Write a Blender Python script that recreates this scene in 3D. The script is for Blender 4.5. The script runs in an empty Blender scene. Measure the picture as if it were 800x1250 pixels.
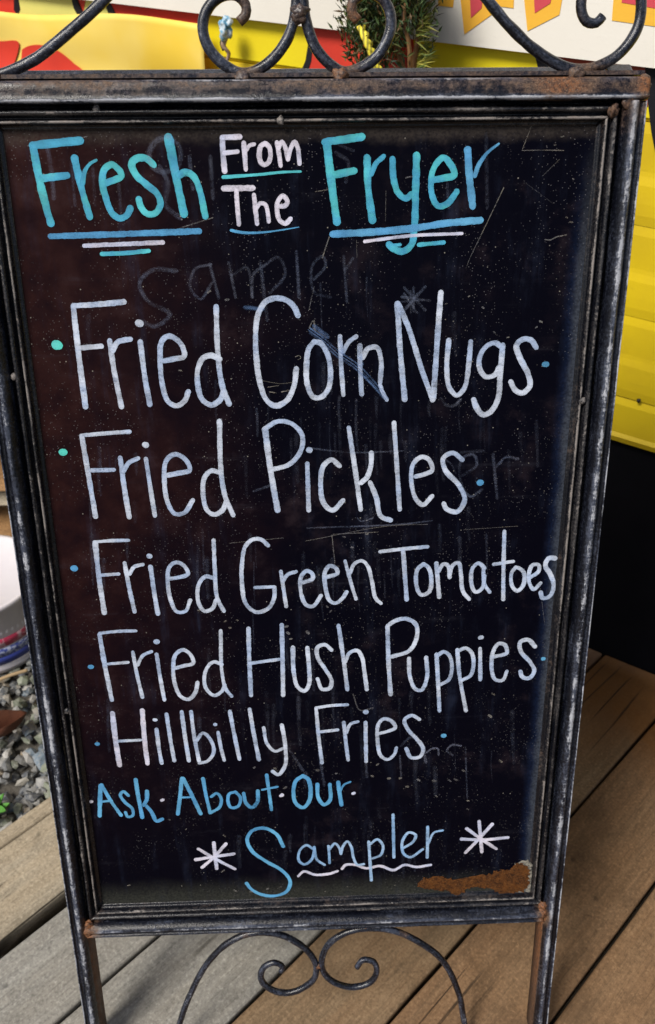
import bpy, bmesh, math, random
import numpy as np
from mathutils import Vector, Matrix, noise
random.seed(7); rng = np.random.default_rng(7)
scene = bpy.context.scene
C = scene.collection

# ------------------------------------------------------------------ camera
W0, H0, F = 800.0, 1250.0, 1058.87            # photograph's pixel grid and focal length in pixels
LEAN = 0.313138                               # how far the sign leans back
PITCH, YAW, ROLL = 0.671735, -0.037565, 0.001716
CAM = Vector((-0.00765, -0.79615, 1.26563))
Rz = Matrix.Rotation(YAW, 3, 'Z')
fw = Rz @ Vector((0, math.cos(PITCH), -math.sin(PITCH)))
u0 = Rz @ Vector((0, math.sin(PITCH), math.cos(PITCH)))
x0 = Rz @ Vector((1, 0, 0))
rt = math.cos(ROLL)*x0 + math.sin(ROLL)*u0
up = -math.sin(ROLL)*x0 + math.cos(ROLL)*u0
cd = bpy.data.cameras.new('camera'); cam = bpy.data.objects.new('camera', cd); C.objects.link(cam)
M = Matrix((rt, up, -fw)).transposed().to_4x4(); M.translation = CAM
cam.matrix_world = M
cd.sensor_fit = 'VERTICAL'; cd.sensor_height = 36.0; cd.lens = 36.0*F/H0
cd.clip_start = 0.02; cd.clip_end = 500
cd.dof.use_dof = True; cd.dof.focus_distance = 0.86; cd.dof.aperture_fstop = 9.0
scene.camera = cam

# ------------------------------------------------------------------ light
w = bpy.data.worlds.new('World'); scene.world = w; w.use_nodes = True
nt = w.node_tree; bg = nt.nodes['Background']
sky = nt.nodes.new('ShaderNodeTexSky'); sky.sky_type = 'NISHITA'; sky.sun_disc = False
SUN_EL, SUN_AZ = math.radians(50), math.radians(231)      # azimuth clockwise from +Y
sky.sun_elevation = SUN_EL; sky.sun_rotation = SUN_AZ; sky.air_density = 1.0; sky.dust_density = 3.0
nt.links.new(sky.outputs[0], bg.inputs[0]); bg.inputs[1].default_value = 0.075
sd = bpy.data.lights.new('sun', 'SUN'); sun = bpy.data.objects.new('sun', sd); C.objects.link(sun)
sd.energy = 3.1; sd.angle = math.radians(20); sd.color = (1.0, 0.95, 0.87)
sv = Vector((math.sin(SUN_AZ)*math.cos(SUN_EL), math.cos(SUN_AZ)*math.cos(SUN_EL), math.sin(SUN_EL)))
sun.rotation_euler = (-sv).to_track_quat('-Z', 'Y').to_euler()
vs = scene.view_settings; vs.view_transform = 'Standard'; vs.look = 'None'; vs.exposure = 0.45; vs.gamma = 1.0

# ------------------------------------------------------------------ helpers
def ray(px, py):
    return rt*((px-W0/2)/F) + up*(-(py-H0/2)/F) + fw
def hit(px, py, n, d):
    r = ray(px, py); n = Vector(n); t = (d - n.dot(CAM))/n.dot(r); return CAM + r*t
BUP = Vector((0, math.sin(LEAN), math.cos(LEAN))); BN = Vector((0, -math.cos(LEAN), math.sin(LEAN)))
LEG = 1.12                                       # sloping length from the sign's datum line down to the deck
SO = Vector((0, 0, 1.065)) - BUP*LEG; SO.x = 0   # middle of the feet, on the deck
def onb(px, py, wv=0.0):                         # point of the sign, in the sign's own axes (x across, y up the board, z out of it)
    P = hit(px, py, BN, BN.dot(SO)+wv) - SO
    return Vector((P.x, P.dot(BUP), wv))
WA = -0.967963; WD = Vector((math.sin(WA), math.cos(WA), 0)); WN = -Vector((math.cos(WA), -math.sin(WA), 0))  # wall direction, outward normal
WP = Vector((0.657, 0.28, 0))
def onw(px, py, off=0.0):                        # point of the wall: (t along it, z, off)
    P = hit(px, py, WN, WN.dot(WP)+off); return ((P-WP).dot(WD), P.z)
def wall_pt(t, z, off=0.0): return WP + WD*t + WN*off + Vector((0, 0, z))
DA = 0.827431; DQ = Vector((math.sin(DA), math.cos(DA), 0)); DP = Vector((math.cos(DA), -math.sin(DA), 0))   # plank direction and the direction across

def link(name, me, mats=(), parent=None, smooth=False):
    o = bpy.data.objects.new(name, me); C.objects.link(o)
    for m in (mats if isinstance(mats, (list, tuple)) else [mats]): me.materials.append(m)
    if parent: o.parent = parent
    if smooth:
        me.polygons.foreach_set('use_smooth', [True]*len(me.polygons))
    return o
def mesh(name, vs_, fs, mats=(), parent=None, smooth=False, attrs=None):
    me = bpy.data.meshes.new(name); me.from_pydata([tuple(v) for v in vs_], [], fs); me.update()
    if attrs:
        for k, a in attrs.items():
            if len(a) and hasattr(a[0], '__len__'):
                at = me.attributes.new(k, 'FLOAT_COLOR', 'POINT'); at.data.foreach_set('color', np.array(a, dtype=np.float32).ravel())
            else:
                at = me.attributes.new(k, 'FLOAT', 'POINT'); at.data.foreach_set('value', np.array(a, dtype=np.float32))
    return link(name, me, mats, parent, smooth)
def empty(name, loc=(0, 0, 0), rot=None):
    o = bpy.data.objects.new(name, None); C.objects.link(o); o.location = loc; o.empty_display_size = .1
    if rot: o.rotation_euler = rot
    return o
def tag(o, label=None, cat=None, group=None, kind=None):
    if label: o['label'] = label
    if cat: o['category'] = cat
    if group: o['group'] = group
    if kind: o['kind'] = kind
    return o
def catmull(pts, step):
    if len(pts) == 2:
        a, b = pts; n = max(2, int((b-a).length/step)); return [a.lerp(b, i/n) for i in range(n+1)]
    P = [pts[0]*2-pts[1]] + list(pts) + [pts[-1]*2-pts[-2]]; out = []
    for i in range(1, len(P)-2):
        p0, p1, p2, p3 = P[i-1:i+3]
        # centripetal parametrisation keeps corners from overshooting
        t0 = 0; t1 = t0+max((p1-p0).length, 1e-6)**.5; t2 = t1+max((p2-p1).length, 1e-6)**.5; t3 = t2+max((p3-p2).length, 1e-6)**.5
        n = max(2, int((p2-p1).length/step))
        for k in range(n):
            t = t1+(t2-t1)*k/n
            A1 = p0*((t1-t)/(t1-t0))+p1*((t-t0)/(t1-t0)); A2 = p1*((t2-t)/(t2-t1))+p2*((t-t1)/(t2-t1)); A3 = p2*((t3-t)/(t3-t2))+p3*((t-t2)/(t3-t2))
            B1 = A1*((t2-t)/(t2-t0))+A2*((t-t0)/(t2-t0)); B2 = A2*((t3-t)/(t3-t1))+A3*((t-t1)/(t3-t1))
            out.append(B1*((t2-t)/(t2-t1))+B2*((t-t1)/(t2-t1)))
    out.append(pts[-1]); return out
def nz(x, y, z): return noise.noise(Vector((x, y, z)))

# ---- material helpers
class Mat:
    def __init__(s, name, rough=.6, spec=.5):
        s.m = bpy.data.materials.new(name); s.m.use_nodes = True; s.t = s.m.node_tree; s.b = s.t.nodes['Principled BSDF']
        s.b.inputs['Roughness'].default_value = rough; s.b.inputs['Specular IOR Level'].default_value = spec
        s.tc = s.n('ShaderNodeTexCoord')
    def n(s, k, **kw):
        x = s.t.nodes.new(k)
        for a, v in kw.items(): setattr(x, a, v)
        return x
    def l(s, a, b): s.t.links.new(a, b)
    def noise(s, scale, detail=4, rough=.55, stretch=None, co='Object', dist=0, off=(0,0,0)):
        t = s.n('ShaderNodeTexNoise'); t.inputs['Scale'].default_value = scale; t.inputs['Detail'].default_value = detail
        t.inputs['Roughness'].default_value = rough; t.inputs['Distortion'].default_value = dist
        mp = s.n('ShaderNodeMapping'); mp.inputs['Scale'].default_value = stretch or (1, 1, 1); mp.inputs['Location'].default_value = off
        s.l(s.tc.outputs[co], mp.inputs[0]); s.l(mp.outputs[0], t.inputs[0]); return t.outputs[0]
    def ramp(s, v, a, b, A=0.0, B=1.0, smooth=True):
        r = s.n('ShaderNodeMapRange'); r.interpolation_type = 'SMOOTHSTEP' if smooth else 'LINEAR'
        s.l(v, r.inputs[0]); r.inputs[1].default_value = a; r.inputs[2].default_value = b; r.inputs[3].default_value = A; r.inputs[4].default_value = B
        return r.outputs[0]
    def math(s, op, a, b=None, c=None):
        x = s.n('ShaderNodeMath', operation=op)
        for i, v in enumerate((a, b, c)):
            if v is None: continue
            if isinstance(v, (int, float)): x.inputs[i].default_value = v
            else: s.l(v, x.inputs[i])
        return x.outputs[0]
    def mix(s, f, a, b, mode='MIX'):
        x = s.n('ShaderNodeMix', data_type='RGBA', blend_type=mode)
        for i, v in ((0, f), (6, a), (7, b)):
            if isinstance(v, (int, float)): x.inputs[i].default_value = v
            elif isinstance(v, tuple): x.inputs[i].default_value = (*v[:3], 1)
            else: s.l(v, x.inputs[i])
        return x.outputs[2]
    def attr(s, name, out=2):
        a = s.n('ShaderNodeAttribute', attribute_name=name); return a.outputs[out]
    def rnd(s):
        return s.n('ShaderNodeObjectInfo').outputs['Random']
    def col(s, c): 
        if isinstance(c, tuple): s.b.inputs['Base Color'].default_value = (*c[:3], 1)
        else: s.l(c, s.b.inputs['Base Color'])
    def rough(s, v): s.l(v, s.b.inputs['Roughness'])
    def bump(s, h, strength=.3, dist=.002):
        x = s.n('ShaderNodeBump'); x.inputs['Strength'].default_value = strength; x.inputs['Distance'].default_value = dist
        s.l(h, x.inputs['Height']); s.l(x.outputs[0], s.b.inputs['Normal'])

# worn black paint over iron: attributes 'wear' (exposed edges), 'rust' and 'flow' (runs along the bar)
def iron(name, seed=0.0, base=(.003, .0035, .0065), scuff_sheen_c=(.085, .10, .145), ch=((.11, .13, .17), (.62, .63, .67)), cov=0.0):
    m = Mat(name, .3, .42); o = (seed, seed*.7, seed*1.3)
    wear, rust = m.attr('wear'), m.attr('rust')
    def fn(scale, detail, r, off=(0, 0, 0)):
        t = m.n('ShaderNodeTexNoise'); t.inputs['Scale'].default_value = scale; t.inputs['Detail'].default_value = detail; t.inputs['Roughness'].default_value = r
        mp = m.n('ShaderNodeMapping'); mp.inputs['Location'].default_value = off; m.l(m.attr('flow', 1), mp.inputs[0]); m.l(mp.outputs[0], t.inputs[0]); return t.outputs[0]
    n1 = m.noise(330, 7, .75, off=o); n2 = m.noise(85, 6, .7, off=o); n3 = m.noise(16, 5, .6, off=o); nf = m.noise(1000, 3, .6, off=o)
    f1 = fn(420, 6, .7); f2 = fn(120, 5, .65, (2, 3, 1))
    wsc = m.ramp(n3, .38, .62, .55, 1.0); we = m.math('MULTIPLY', wear, wsc)
    mixn = m.math('MULTIPLY_ADD', n1, .34, m.math('MULTIPLY_ADD', f1, .36, m.math('MULTIPLY', n2, .30)))
    chip = m.ramp(m.math('ADD', mixn, m.math('MULTIPLY', we, .25+cov)), .635, .735)
    scuff = m.ramp(m.math('ADD', m.math('MULTIPLY_ADD', f2, .5, m.math('MULTIPLY', n1, .5)), m.math('MULTIPLY', we, .22)), .48, .78)  # scuff mask, also places the painted-in sky highlights
    rmask = m.ramp(m.math('ADD', m.math('MULTIPLY_ADD', n2, .4, m.math('MULTIPLY_ADD', n1, .3, m.math('MULTIPLY', f2, .3))), m.math('MULTIPLY', rust, .42)), .60, .86)
    c = m.mix(m.math('MULTIPLY', scuff, .8), base, scuff_sheen_c)  # bluish scuff colour also paints in the sky's highlights on the bars
    c = m.mix(m.math('MULTIPLY', chip, .92), c, m.mix(nf, *ch))
    rc = m.mix(m.ramp(n1, .35, .62), (.022, .010, .007), m.mix(m.ramp(rust, .62, .95), (.10, .058, .036), (.20, .075, .025))); rc = m.mix(m.math('MULTIPLY', m.ramp(nf, .5, .75), .6), rc, (.30, .21, .14))
    c = m.mix(rmask, c, rc); m.col(c)
    r = m.math('ADD', m.ramp(n2, .3, .7, .13, .34), m.math('MULTIPLY', m.math('MAXIMUM', m.math('MULTIPLY', chip, .6), rmask), .42)); m.rough(r)
    m.bump(m.math('ADD', m.math('MULTIPLY', n1, .7), m.math('MULTIPLY', m.math('MAXIMUM', chip, rmask), -.5)), .5, .0012)
    return m.m
M_iron = iron('worn_black_iron'); M_iron2 = iron('worn_black_iron_moulding', 3.1, (.003, .0035, .006), (.085, .080, .080), ((.10, .09, .085), (.30, .27, .25)), .07)

def board_mat():
    m = Mat('chalkboard_black', .36, .035)
    sp = m.n('ShaderNodeSeparateXYZ'); m.l(m.tc.outputs['Object'], sp.inputs[0]); X, Y = sp.outputs[0], sp.outputs[1]
    big = m.noise(5, 4, .6); mid = m.noise(28, 6, .65); fine = m.noise(420, 4, .7); streak = m.noise(9, 5, .7, (6, .7, 1)); hs = m.noise(9, 4, .7, (.6, 7, 1), off=(3, 1, 0))
    # brownish reflection painted in at upper left, fading to the right and downwards
    reflect_tint = m.ramp(m.math('ADD', m.math('MULTIPLY', X, -1), m.math('MULTIPLY', m.math('SUBTRACT', big, .5), .35)), -.01, .34)
    reflect_tint = m.math('MULTIPLY', reflect_tint, m.ramp(Y, .25, .85)); reflect_tint = m.math('MULTIPLY', reflect_tint, m.ramp(mid, .25, .7, .35, 1.0))
    c = m.mix(reflect_tint, (.0016, .0015, .0042), (.026, .0085, .007))
    c = m.mix(m.math('MULTIPLY', m.math('MULTIPLY', m.ramp(mid, .5, .78), m.ramp(big, .35, .65)), .35), c, (.045, .03, .036))
    # wiped chalk: broad bluish clouds and streaks
    sm = m.math('MULTIPLY', m.ramp(streak, .50, .80), m.ramp(mid, .32, .68))
    c = m.mix(m.math('MULTIPLY', sm, .45), c, (.020, .028, .055))
    c = m.mix(m.math('MULTIPLY', m.math('MULTIPLY', m.ramp(hs, .56, .8), m.ramp(mid, .4, .7)), .25), c, (.05, .052, .07))
    # dust settled along the edges (left in the corners by the wiping cloth)
    ex = m.math('ADD', X, m.math('MULTIPLY', m.math('SUBTRACT', mid, .5), .012))
    ey = m.math('ADD', Y, m.math('MULTIPLY', m.math('SUBTRACT', mid, .5), .02))
    dr = m.math('MULTIPLY', m.ramp(ex, .243, .261), m.ramp(Y, 1.13, .95, .0, 1.0))
    db = m.ramp(ey, .286, .244)
    dt = m.ramp(ey, 1.098, 1.112)
    gr = m.ramp(fine, .3, .65, .35, 1.0)
    c = m.mix(m.math('MULTIPLY', m.math('MULTIPLY', dr, gr), .75), c, m.mix(m.ramp(ex, .251, .260), (.010, .020, .055), (.055, .065, .085)))
    c = m.mix(m.math('MULTIPLY', m.math('MULTIPLY', db, gr), .8), c, (.042, .044, .036))
    c = m.mix(m.math('MULTIPLY', m.math('MULTIPLY', dt, gr), .6), c, (.06, .05, .042))
    # specks
    v = m.n('ShaderNodeTexVoronoi'); v.inputs['Scale'].default_value = 150; m.l(m.tc.outputs['Object'], v.inputs[0])
    s1 = m.math('MULTIPLY', m.ramp(v.outputs['Distance'], .12, .05), m.ramp(m.noise(60, 2), .57, .62))
    v2 = m.n('ShaderNodeTexVoronoi'); v2.inputs['Scale'].default_value = 340; m.l(m.tc.outputs['Object'], v2.inputs[0])
    s2 = m.math('MULTIPLY', m.ramp(v2.outputs['Distance'], .17, .08), m.ramp(m.noise(16, 4), .42, .60))
    c = m.mix(m.math('MULTIPLY', s1, .65), c, (.30, .28, .24)); c = m.mix(m.math('MULTIPLY', s2, .42), c, (.26, .25, .26))
    m.col(c); m.rough(m.ramp(mid, .3, .7, .3, .5)); m.bump(fine, .06, .0005)
    return m.m
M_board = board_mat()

def paint(name, c1, c2, alpha=1.0, lo=.75, mott=1.0):
    m = Mat(name, .62, .25)
    a = m.noise(520, 6, .8); b = m.noise(22, 5, .65); s = m.noise(34, 5, .7, (1, 5, 1)); g = m.noise(1100, 2, .6)
    c = m.mix(m.ramp(b, .42, .60), c1, c2); c = m.mix(m.math('MULTIPLY', m.ramp(a, .50, .72), .42*mott), c, tuple(v*.50 for v in c2))
    c = m.mix(m.math('MULTIPLY', m.ramp(g, .52, .75), .45*mott), c, tuple(min(.9, v*1.25) for v in c1))
    m.col(c)
    op = m.ramp(m.math('ADD', m.math('MULTIPLY', a, .6), m.math('MULTIPLY', s, .4)), .38, .56, lo, 1.0)
    wear = m.ramp(m.noise(14, 6, .7, off=(5, 2, 0)), .30, .40, .40, 1.0); op = m.math('MULTIPLY', op, wear)
    op = m.math('MULTIPLY', op, m.attr('ink'))
    op = m.math('MULTIPLY', op, alpha)
    m.l(op, m.b.inputs['Alpha']); return m.m
P_white = paint('chalk_paint_white', (.56, .62, .74), (.38, .48, .68), lo=.5)
P_lav = paint('chalk_paint_lavender', (.68, .65, .76), (.52, .56, .74), lo=.55)
P_cyan = paint('chalk_paint_turquoise', (.085, .50, .55), (.06, .34, .54))
P_blue = paint('chalk_paint_blue', (.10, .38, .66), (.08, .30, .56), lo=.65)
P_sky = paint('chalk_paint_sky_blue', (.12, .38, .62), (.085, .30, .56))
P_sky2 = paint('chalk_paint_pale_blue', (.36, .52, .74), (.22, .40, .66), lo=.55)
P_teal = paint('chalk_paint_teal', (.09, .58, .50), (.12, .60, .58))
P_ghost = paint('wiped_chalk', (.30, .33, .45), (.24, .30, .46), alpha=.14, lo=.0)
P_smear = paint('smeared_blue_chalk', (.13, .25, .50), (.12, .2, .4), alpha=.5, lo=.1)
P_scr = paint('scratch', (.40, .37, .31), (.30, .30, .32), alpha=.45, lo=.0)

# ------------------------------------------------------------------ ground, deck
def soil():
    m = Mat('soil', .9, .2); n = m.noise(30, 6); m.col(m.mix(n, (.02, .015, .01), (.09, .075, .055))); m.bump(n, .5, .01); return m.m
g = mesh('ground', [(-60, -60, -.075), (60, -60, -.075), (60, 60, -.075), (-60, 60, -.075)], [(0, 1, 2, 3)], soil()); tag(g, kind='structure')

def wood(name, light, dark, tint, wet=0.0):
    m = Mat(name, .72, .25); r = m.rnd()
    def nn(scale, stretch, detail=5, rough=.6, dist=0):
        t = m.n('ShaderNodeTexNoise', noise_dimensions='4D'); t.inputs['Scale'].default_value = scale; t.inputs['Detail'].default_value = detail
        t.inputs['Roughness'].default_value = rough; t.inputs['Distortion'].default_value = dist
        mp = m.n('ShaderNodeMapping'); mp.inputs['Scale'].default_value = stretch
        m.l(m.tc.outputs['Object'], mp.inputs[0]); m.l(mp.outputs[0], t.inputs[0]); m.l(m.math('MULTIPLY', r, 37.0), t.inputs['W']); return t.outputs[0]
    grain = nn(14, (.35, 7, 7), 7, .68, .6); fine = nn(60, (.35, 9, 9), 4, .6); band = nn(4, (.5, 4, 4), 5, .55, 1.2); blot = nn(9, (1, 1.4, 1), 6, .7); gritty = nn(240, (1, 1, 1), 3, .7)
    spots = nn(34, (1, 1, 1), 3, .5)
    c = m.mix(m.math('MULTIPLY_ADD', m.ramp(grain, .30, .72), .6, m.math('MULTIPLY', m.ramp(blot, .30, .66), .4)), dark, light); c = m.mix(m.math('MULTIPLY', m.ramp(band, .38, .62), .40), c, tint)
    c = m.mix(m.math('MULTIPLY', m.ramp(fine, .5, .72), .38), c, tuple(v*.42 for v in dark))
    c = m.mix(m.math('MULTIPLY', m.ramp(blot, .48, .70), .55), c, tuple(v*.5 for v in dark))
    c = m.mix(m.math('MULTIPLY', m.ramp(gritty, .50, .74), .5), c, tuple(min(1, v*1.5) for v in light))
    c = m.mix(m.math('MULTIPLY', m.ramp(gritty, .50, .30), .45), c, tuple(v*.45 for v in dark)); c = m.mix(m.math('MULTIPLY', m.ramp(spots, .66, .74), .6), c, tuple(v*.35 for v in dark))
    # old splashes and stains; boards turn dark orange-brown towards the foot of the wall
    st1 = nn(5.5, (1, 1, 1), 7, .75, .8); c = m.mix(m.math('MULTIPLY', m.ramp(st1, .50, .62), .42), c, tuple(v*.62 for v in dark))
    st2 = nn(21, (1, 1, 1), 6, .8, .5); c = m.mix(m.math('MULTIPLY', m.ramp(st2, .60, .74), .35), c, tuple(min(1, v*1.35) for v in light))
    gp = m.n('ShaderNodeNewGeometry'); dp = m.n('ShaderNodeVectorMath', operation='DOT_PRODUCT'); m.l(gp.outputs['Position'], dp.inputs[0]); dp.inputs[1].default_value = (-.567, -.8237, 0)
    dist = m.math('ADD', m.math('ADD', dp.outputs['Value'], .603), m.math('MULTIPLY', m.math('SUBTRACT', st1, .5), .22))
    wall_tint = m.ramp(dist, .30, .10)
    c = m.mix(m.math('MULTIPLY', wall_tint, .85), c, m.mix(st2, (.060, .023, .003), (.17, .066, .010)))
    crk = m.n('ShaderNodeMath', operation='ABSOLUTE'); m.l(m.math('SUBTRACT', nn(3.1, (.22, 7, 1), 1.5, .4), .5), crk.inputs[0])
    ck = m.math('MULTIPLY', m.ramp(crk.outputs[0], .011, .003), m.ramp(nn(3.0, (1, 1, 1), 2), .52, .60))
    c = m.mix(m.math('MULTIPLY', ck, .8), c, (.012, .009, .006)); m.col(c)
    h = m.math('ADD', m.math('MULTIPLY', grain, .8), m.math('MULTIPLY', fine, .5)); h = m.math('SUBTRACT', h, m.math('MULTIPLY', ck, 1.5)); m.bump(h, .55, .003)
    m.rough(m.ramp(blot, .3, .7, .6, .85)); return m.m
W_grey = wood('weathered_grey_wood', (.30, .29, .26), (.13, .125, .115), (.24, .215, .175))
W_tan = wood('weathered_light_warmed_tan', (.225, .155, .092), (.108, .072, .040), (.20, .115, .058))
W_brown = wood('light_warmed_brown_wood', (.215, .135, .075), (.10, .060, .032), (.19, .105, .052))  # grey-to-brown plank tones put the light's change across the deck into colour
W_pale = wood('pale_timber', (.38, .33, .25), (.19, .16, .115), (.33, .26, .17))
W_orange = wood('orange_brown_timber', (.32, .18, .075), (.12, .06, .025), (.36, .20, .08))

def plank(name, p0, p1, q0, q1a, q1b, z1, th, mat, parent, bev=.004, seed=0, warp=.0012):
    """board with rounded long edges, its own slight unevenness; local x along, y across"""
    L = max(q1a, q1b)-q0; nx = max(6, int(L/.035)); wd = p1-p0; prof = []
    for a in (0, .3, .6, 1): prof.append((bev*(1-math.cos(a*math.pi/2)), -bev*(1-math.sin(a*math.pi/2))))
    for k in (1, 2, 3, 4): prof.append((bev+(wd-2*bev)*k/5, 0))
    for a in (1, .6, .3, 0): prof.append((wd-bev*(1-math.cos(a*math.pi/2)), -bev*(1-math.sin(a*math.pi/2))))
    prof += [(wd, -th), (0, -th)]
    vs_, fs = [], []; n = len(prof)
    for i in range(nx+1):
        for (y, z) in prof:
            xe = q1a+(q1b-q1a)*(y/wd)-q0; x = xe*i/nx
            e = 0 if z < -.5*th else warp
            dz = e*nz(x*2.3+seed, y*9, seed) + e*.35*nz(x*22+seed, y*60, 3)
            dy = .0012*nz(x*9+seed, 7.7, y*12) if (y < bev*1.2 or y > wd-bev*1.2) else 0
            vs_.append((x, y+dy, z+dz))
    for i in range(nx):
        for j in range(n): fs.append((i*n+j, (i+1)*n+j, (i+1)*n+(j+1) % n, i*n+(j+1) % n)[::-1])
    fs.append(tuple(range(n))); fs.append(tuple(range(nx*n, nx*n+n))[::-1])
    o = mesh(name, vs_, fs, mat, parent, smooth=True)
    o.matrix_basis = Matrix(((DQ.x, DP.x, 0, 0), (DQ.y, DP.y, 0, 0), (0, 0, -1, 0), (0, 0, 0, 1))) @ Matrix.Scale(1, 4)
    R3 = Matrix((DQ, DP, Vector((0, 0, 1)))).transposed()
    o.matrix_basis = R3.to_4x4(); o.location = DP*p0 + DQ*q0 + Vector((0, 0, z1))
    return o
deck = empty('deck'); tag(deck, kind='structure')
def qwall(p):                                    # where a line across the deck meets the wall's foot
    P = DP*p; nw = -WN; return (nw.dot(WP)-nw.dot(P)-.005)/nw.dot(DQ)
edges = [(-.168+.016, -.0225, W_grey), (-.0175, .1405, W_grey), (.1455, .291, W_tan), (.2955, .446, W_brown), (.451, .596, W_brown), (.601, .748, W_tan), (.753, .90, W_brown), (.905, 1.05, W_tan), (1.055, 1.2, W_grey), (1.205, 1.35, W_tan)]
for i, (a, b, m) in enumerate(edges):
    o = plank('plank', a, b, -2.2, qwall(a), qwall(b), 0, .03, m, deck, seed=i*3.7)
# raised edge timber beside the gravel bed, split along its length
ed = empty('edge_timber', DP*(-.25)+Vector((0, 0, 0))); tag(ed, 'pale weathered timber edging between the gravel bed and the grey deck boards', 'edging')
for (a, b, m, z) in ((-.3035, -.171, W_pale, .006), (-.333, -.305, W_pale, .0045)):
    o = plank('board', a, b, -2.0, .9, .9, z, .07, m, ed, bev=.006, seed=a*50, warp=.0018); o.location = o.location-ed.location
# one dark sheet under the deck, painting the shade seen in the joints
jm = Mat('dark_joint_shade', .9, .1); jm.col((.03, .024, .018)); jm = jm.m
js = mesh('joint_shade_sheet', [tuple(DP*p+DQ*q+Vector((0, 0, z))) for (p, q, z) in ((-.16, -2, -.034), (1.4, -2, -.034), (1.4, 0.2, -.034), (-.16, .6, -.034))], [(0, 1, 2, 3)], jm, deck)

# ------------------------------------------------------------------ gravel bed
def ico():
    bm = bmesh.new(); bmesh.ops.create_icosphere(bm, subdivisions=1, radius=1)
    v = np.array([x.co[:] for x in bm.verts]); f = np.array([[a.index for a in q.verts] for q in bm.faces]); bm.free()
    return v, f
IV, IF = ico()
def rocks(pos, size, cols, name, mat):
    nV, V, Fc, K = len(IV), [], [], []
    for i, (p, s) in enumerate(zip(pos, size)):
        v = IV*(1+.24*rng.standard_normal((nV, 1)).clip(-1.3, 1.3)); v = v*np.array([s*rng.uniform(.8, 1.35), s*rng.uniform(.75, 1.15), s*rng.uniform(.5, .8)])
        A = np.linalg.qr(rng.standard_normal((3, 3)))[0] if rng.random() < .3 else np.array([[np.cos(a := rng.uniform(0, 6.3)), -np.sin(a), 0], [np.sin(a), np.cos(a), 0], [0, .25*rng.standard_normal(), 1]])
        V.append(v@A.T+p); Fc.append(IF+i*nV); K.append(np.tile(cols[i], (nV, 1)))
    V = np.vstack(V); Fc = np.vstack(Fc); K = np.vstack(K)
    return mesh(name, V, [tuple(map(int, q)) for q in Fc], mat, attrs={'tone': K}, smooth=False)
gm = Mat('gravel_stone', .75, .35); gn = gm.noise(160, 4); gb = gm.noise(500, 3)
gc = gm.mix(gm.math('MULTIPLY', gm.ramp(gn, .4, .7), .5), gm.attr('tone', 0), (.34, .33, .30)); gc = gm.mix(gm.math('MULTIPLY', gm.ramp(gb, .5, .8), .45), gc, (.04, .04, .04)); gm.col(gc); gm.bump(gn, .4, .003)
pal = np.array([[.16, .165, .17, 1], [.24, .24, .235, 1], [.11, .12, .14, 1], [.30, .28, .24, 1], [.13, .17, .21, 1], [.21, .17, .12, 1], [.36, .35, .33, 1], [.09, .10, .11, 1], [.17, .19, .14, 1]])
N = 3300; pp = rng.uniform(-.95, -.345, N); qq = rng.uniform(-.62, .55, N)
lay = rng.random(N)
pos = [np.array((DP*float(a)+DQ*float(b)+Vector((0, 0, -.052+.024*float(c))))[:]) for a, b, c in zip(pp, qq, lay)]
size = rng.uniform(.0065, .0125, N)*np.where(rng.random(N) < .12, 1.45, 1)
gr_o = rocks(pos, size, pal[rng.integers(0, len(pal), N)]*rng.uniform(.5, 1.1, (N, 1)), 'gravel', gm.m); tag(gr_o, kind='stuff'); gr_o['label'] = 'grey mixed gravel filling the bed beyond the timber edging'; gr_o['category'] = 'gravel'
sm = Mat('gravel_bed', .9, .2); sn = sm.noise(60, 6); sm.col(sm.mix(sn, (.02, .018, .015), (.12, .11, .095))); sm.bump(sn, .8, .01)
corner = [DP*(-.335)+DQ*(-3), DP*(-.335)+DQ*(qwall(-.335)), DP*(-1.6)+DQ*qwall(-1.6), DP*(-1.6)+DQ*(-3)]
gbd = mesh('gravel_bed', [(v.x, v.y, -.052) for v in corner], [(3, 2, 1, 0)], sm.m); tag(gbd, kind='structure')

# fallen leaf, weed, stick
def leaf_mesh(L, Wd, curl, n=10, pointy=1.0):
    vs_, fs = [], []
    for i in range(n+1):
        t = i/n; ww = Wd*math.sin(math.pi*min(1, t**.8))**.8*(1-.25*t)+.0004
        for s in (-1, -.5, 0, .5, 1):
            vs_.append((L*(t-.5), s*ww, curl*(s*s*ww*6+.6*L*(t-.5)**2*4)+.0015*abs(s)))
    for i in range(n):
        for j in range(4): fs.append((i*5+j, (i+1)*5+j, (i+1)*5+j+1, i*5+j+1))
    return vs_, fs
lm = Mat('dead_leaf', .7, .3); ln = lm.noise(120, 4); lm.col(lm.mix(ln, (.06, .022, .014), (.17, .065, .035)))
def solid(o, t):
    md = o.modifiers.new('thickness', 'SOLIDIFY'); md.thickness = t; return o
P = hit(14, 893, (0, 0, 1), -.022)
v, f = leaf_mesh(.075, .021, .45); lf = mesh('fallen_leaf', v, f, lm.m, smooth=True); lf.location = P; lf.rotation_euler = (.12, -.1, .75); solid(lf, .0006)
tag(lf, 'curled rust brown dead leaf lying on the gravel beside the sign', 'leaf')
wm = Mat('weed_green', .5, .3); wn = wm.noise(90, 3); wm.col(wm.mix(wn, (.04, .16, .02), (.11, .30, .05)))
P = hit(-6, 998, (0, 0, 1), -.03); wd = empty('weed', P); tag(wd, 'small bright green weed sprouting between gravel and pale timber edging', 'weed')
for k in range(9):
    a = k*.7+.3; v, f = leaf_mesh(.034, .0085, .15); o = mesh('leaf', v, f, wm.m, wd, smooth=True); solid(o, .0004)
    o.location = (.016*math.cos(a), .016*math.sin(a), .014+.004*(k % 3)); o.rotation_euler = (random.uniform(-.3, .3), -.5, a)
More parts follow.
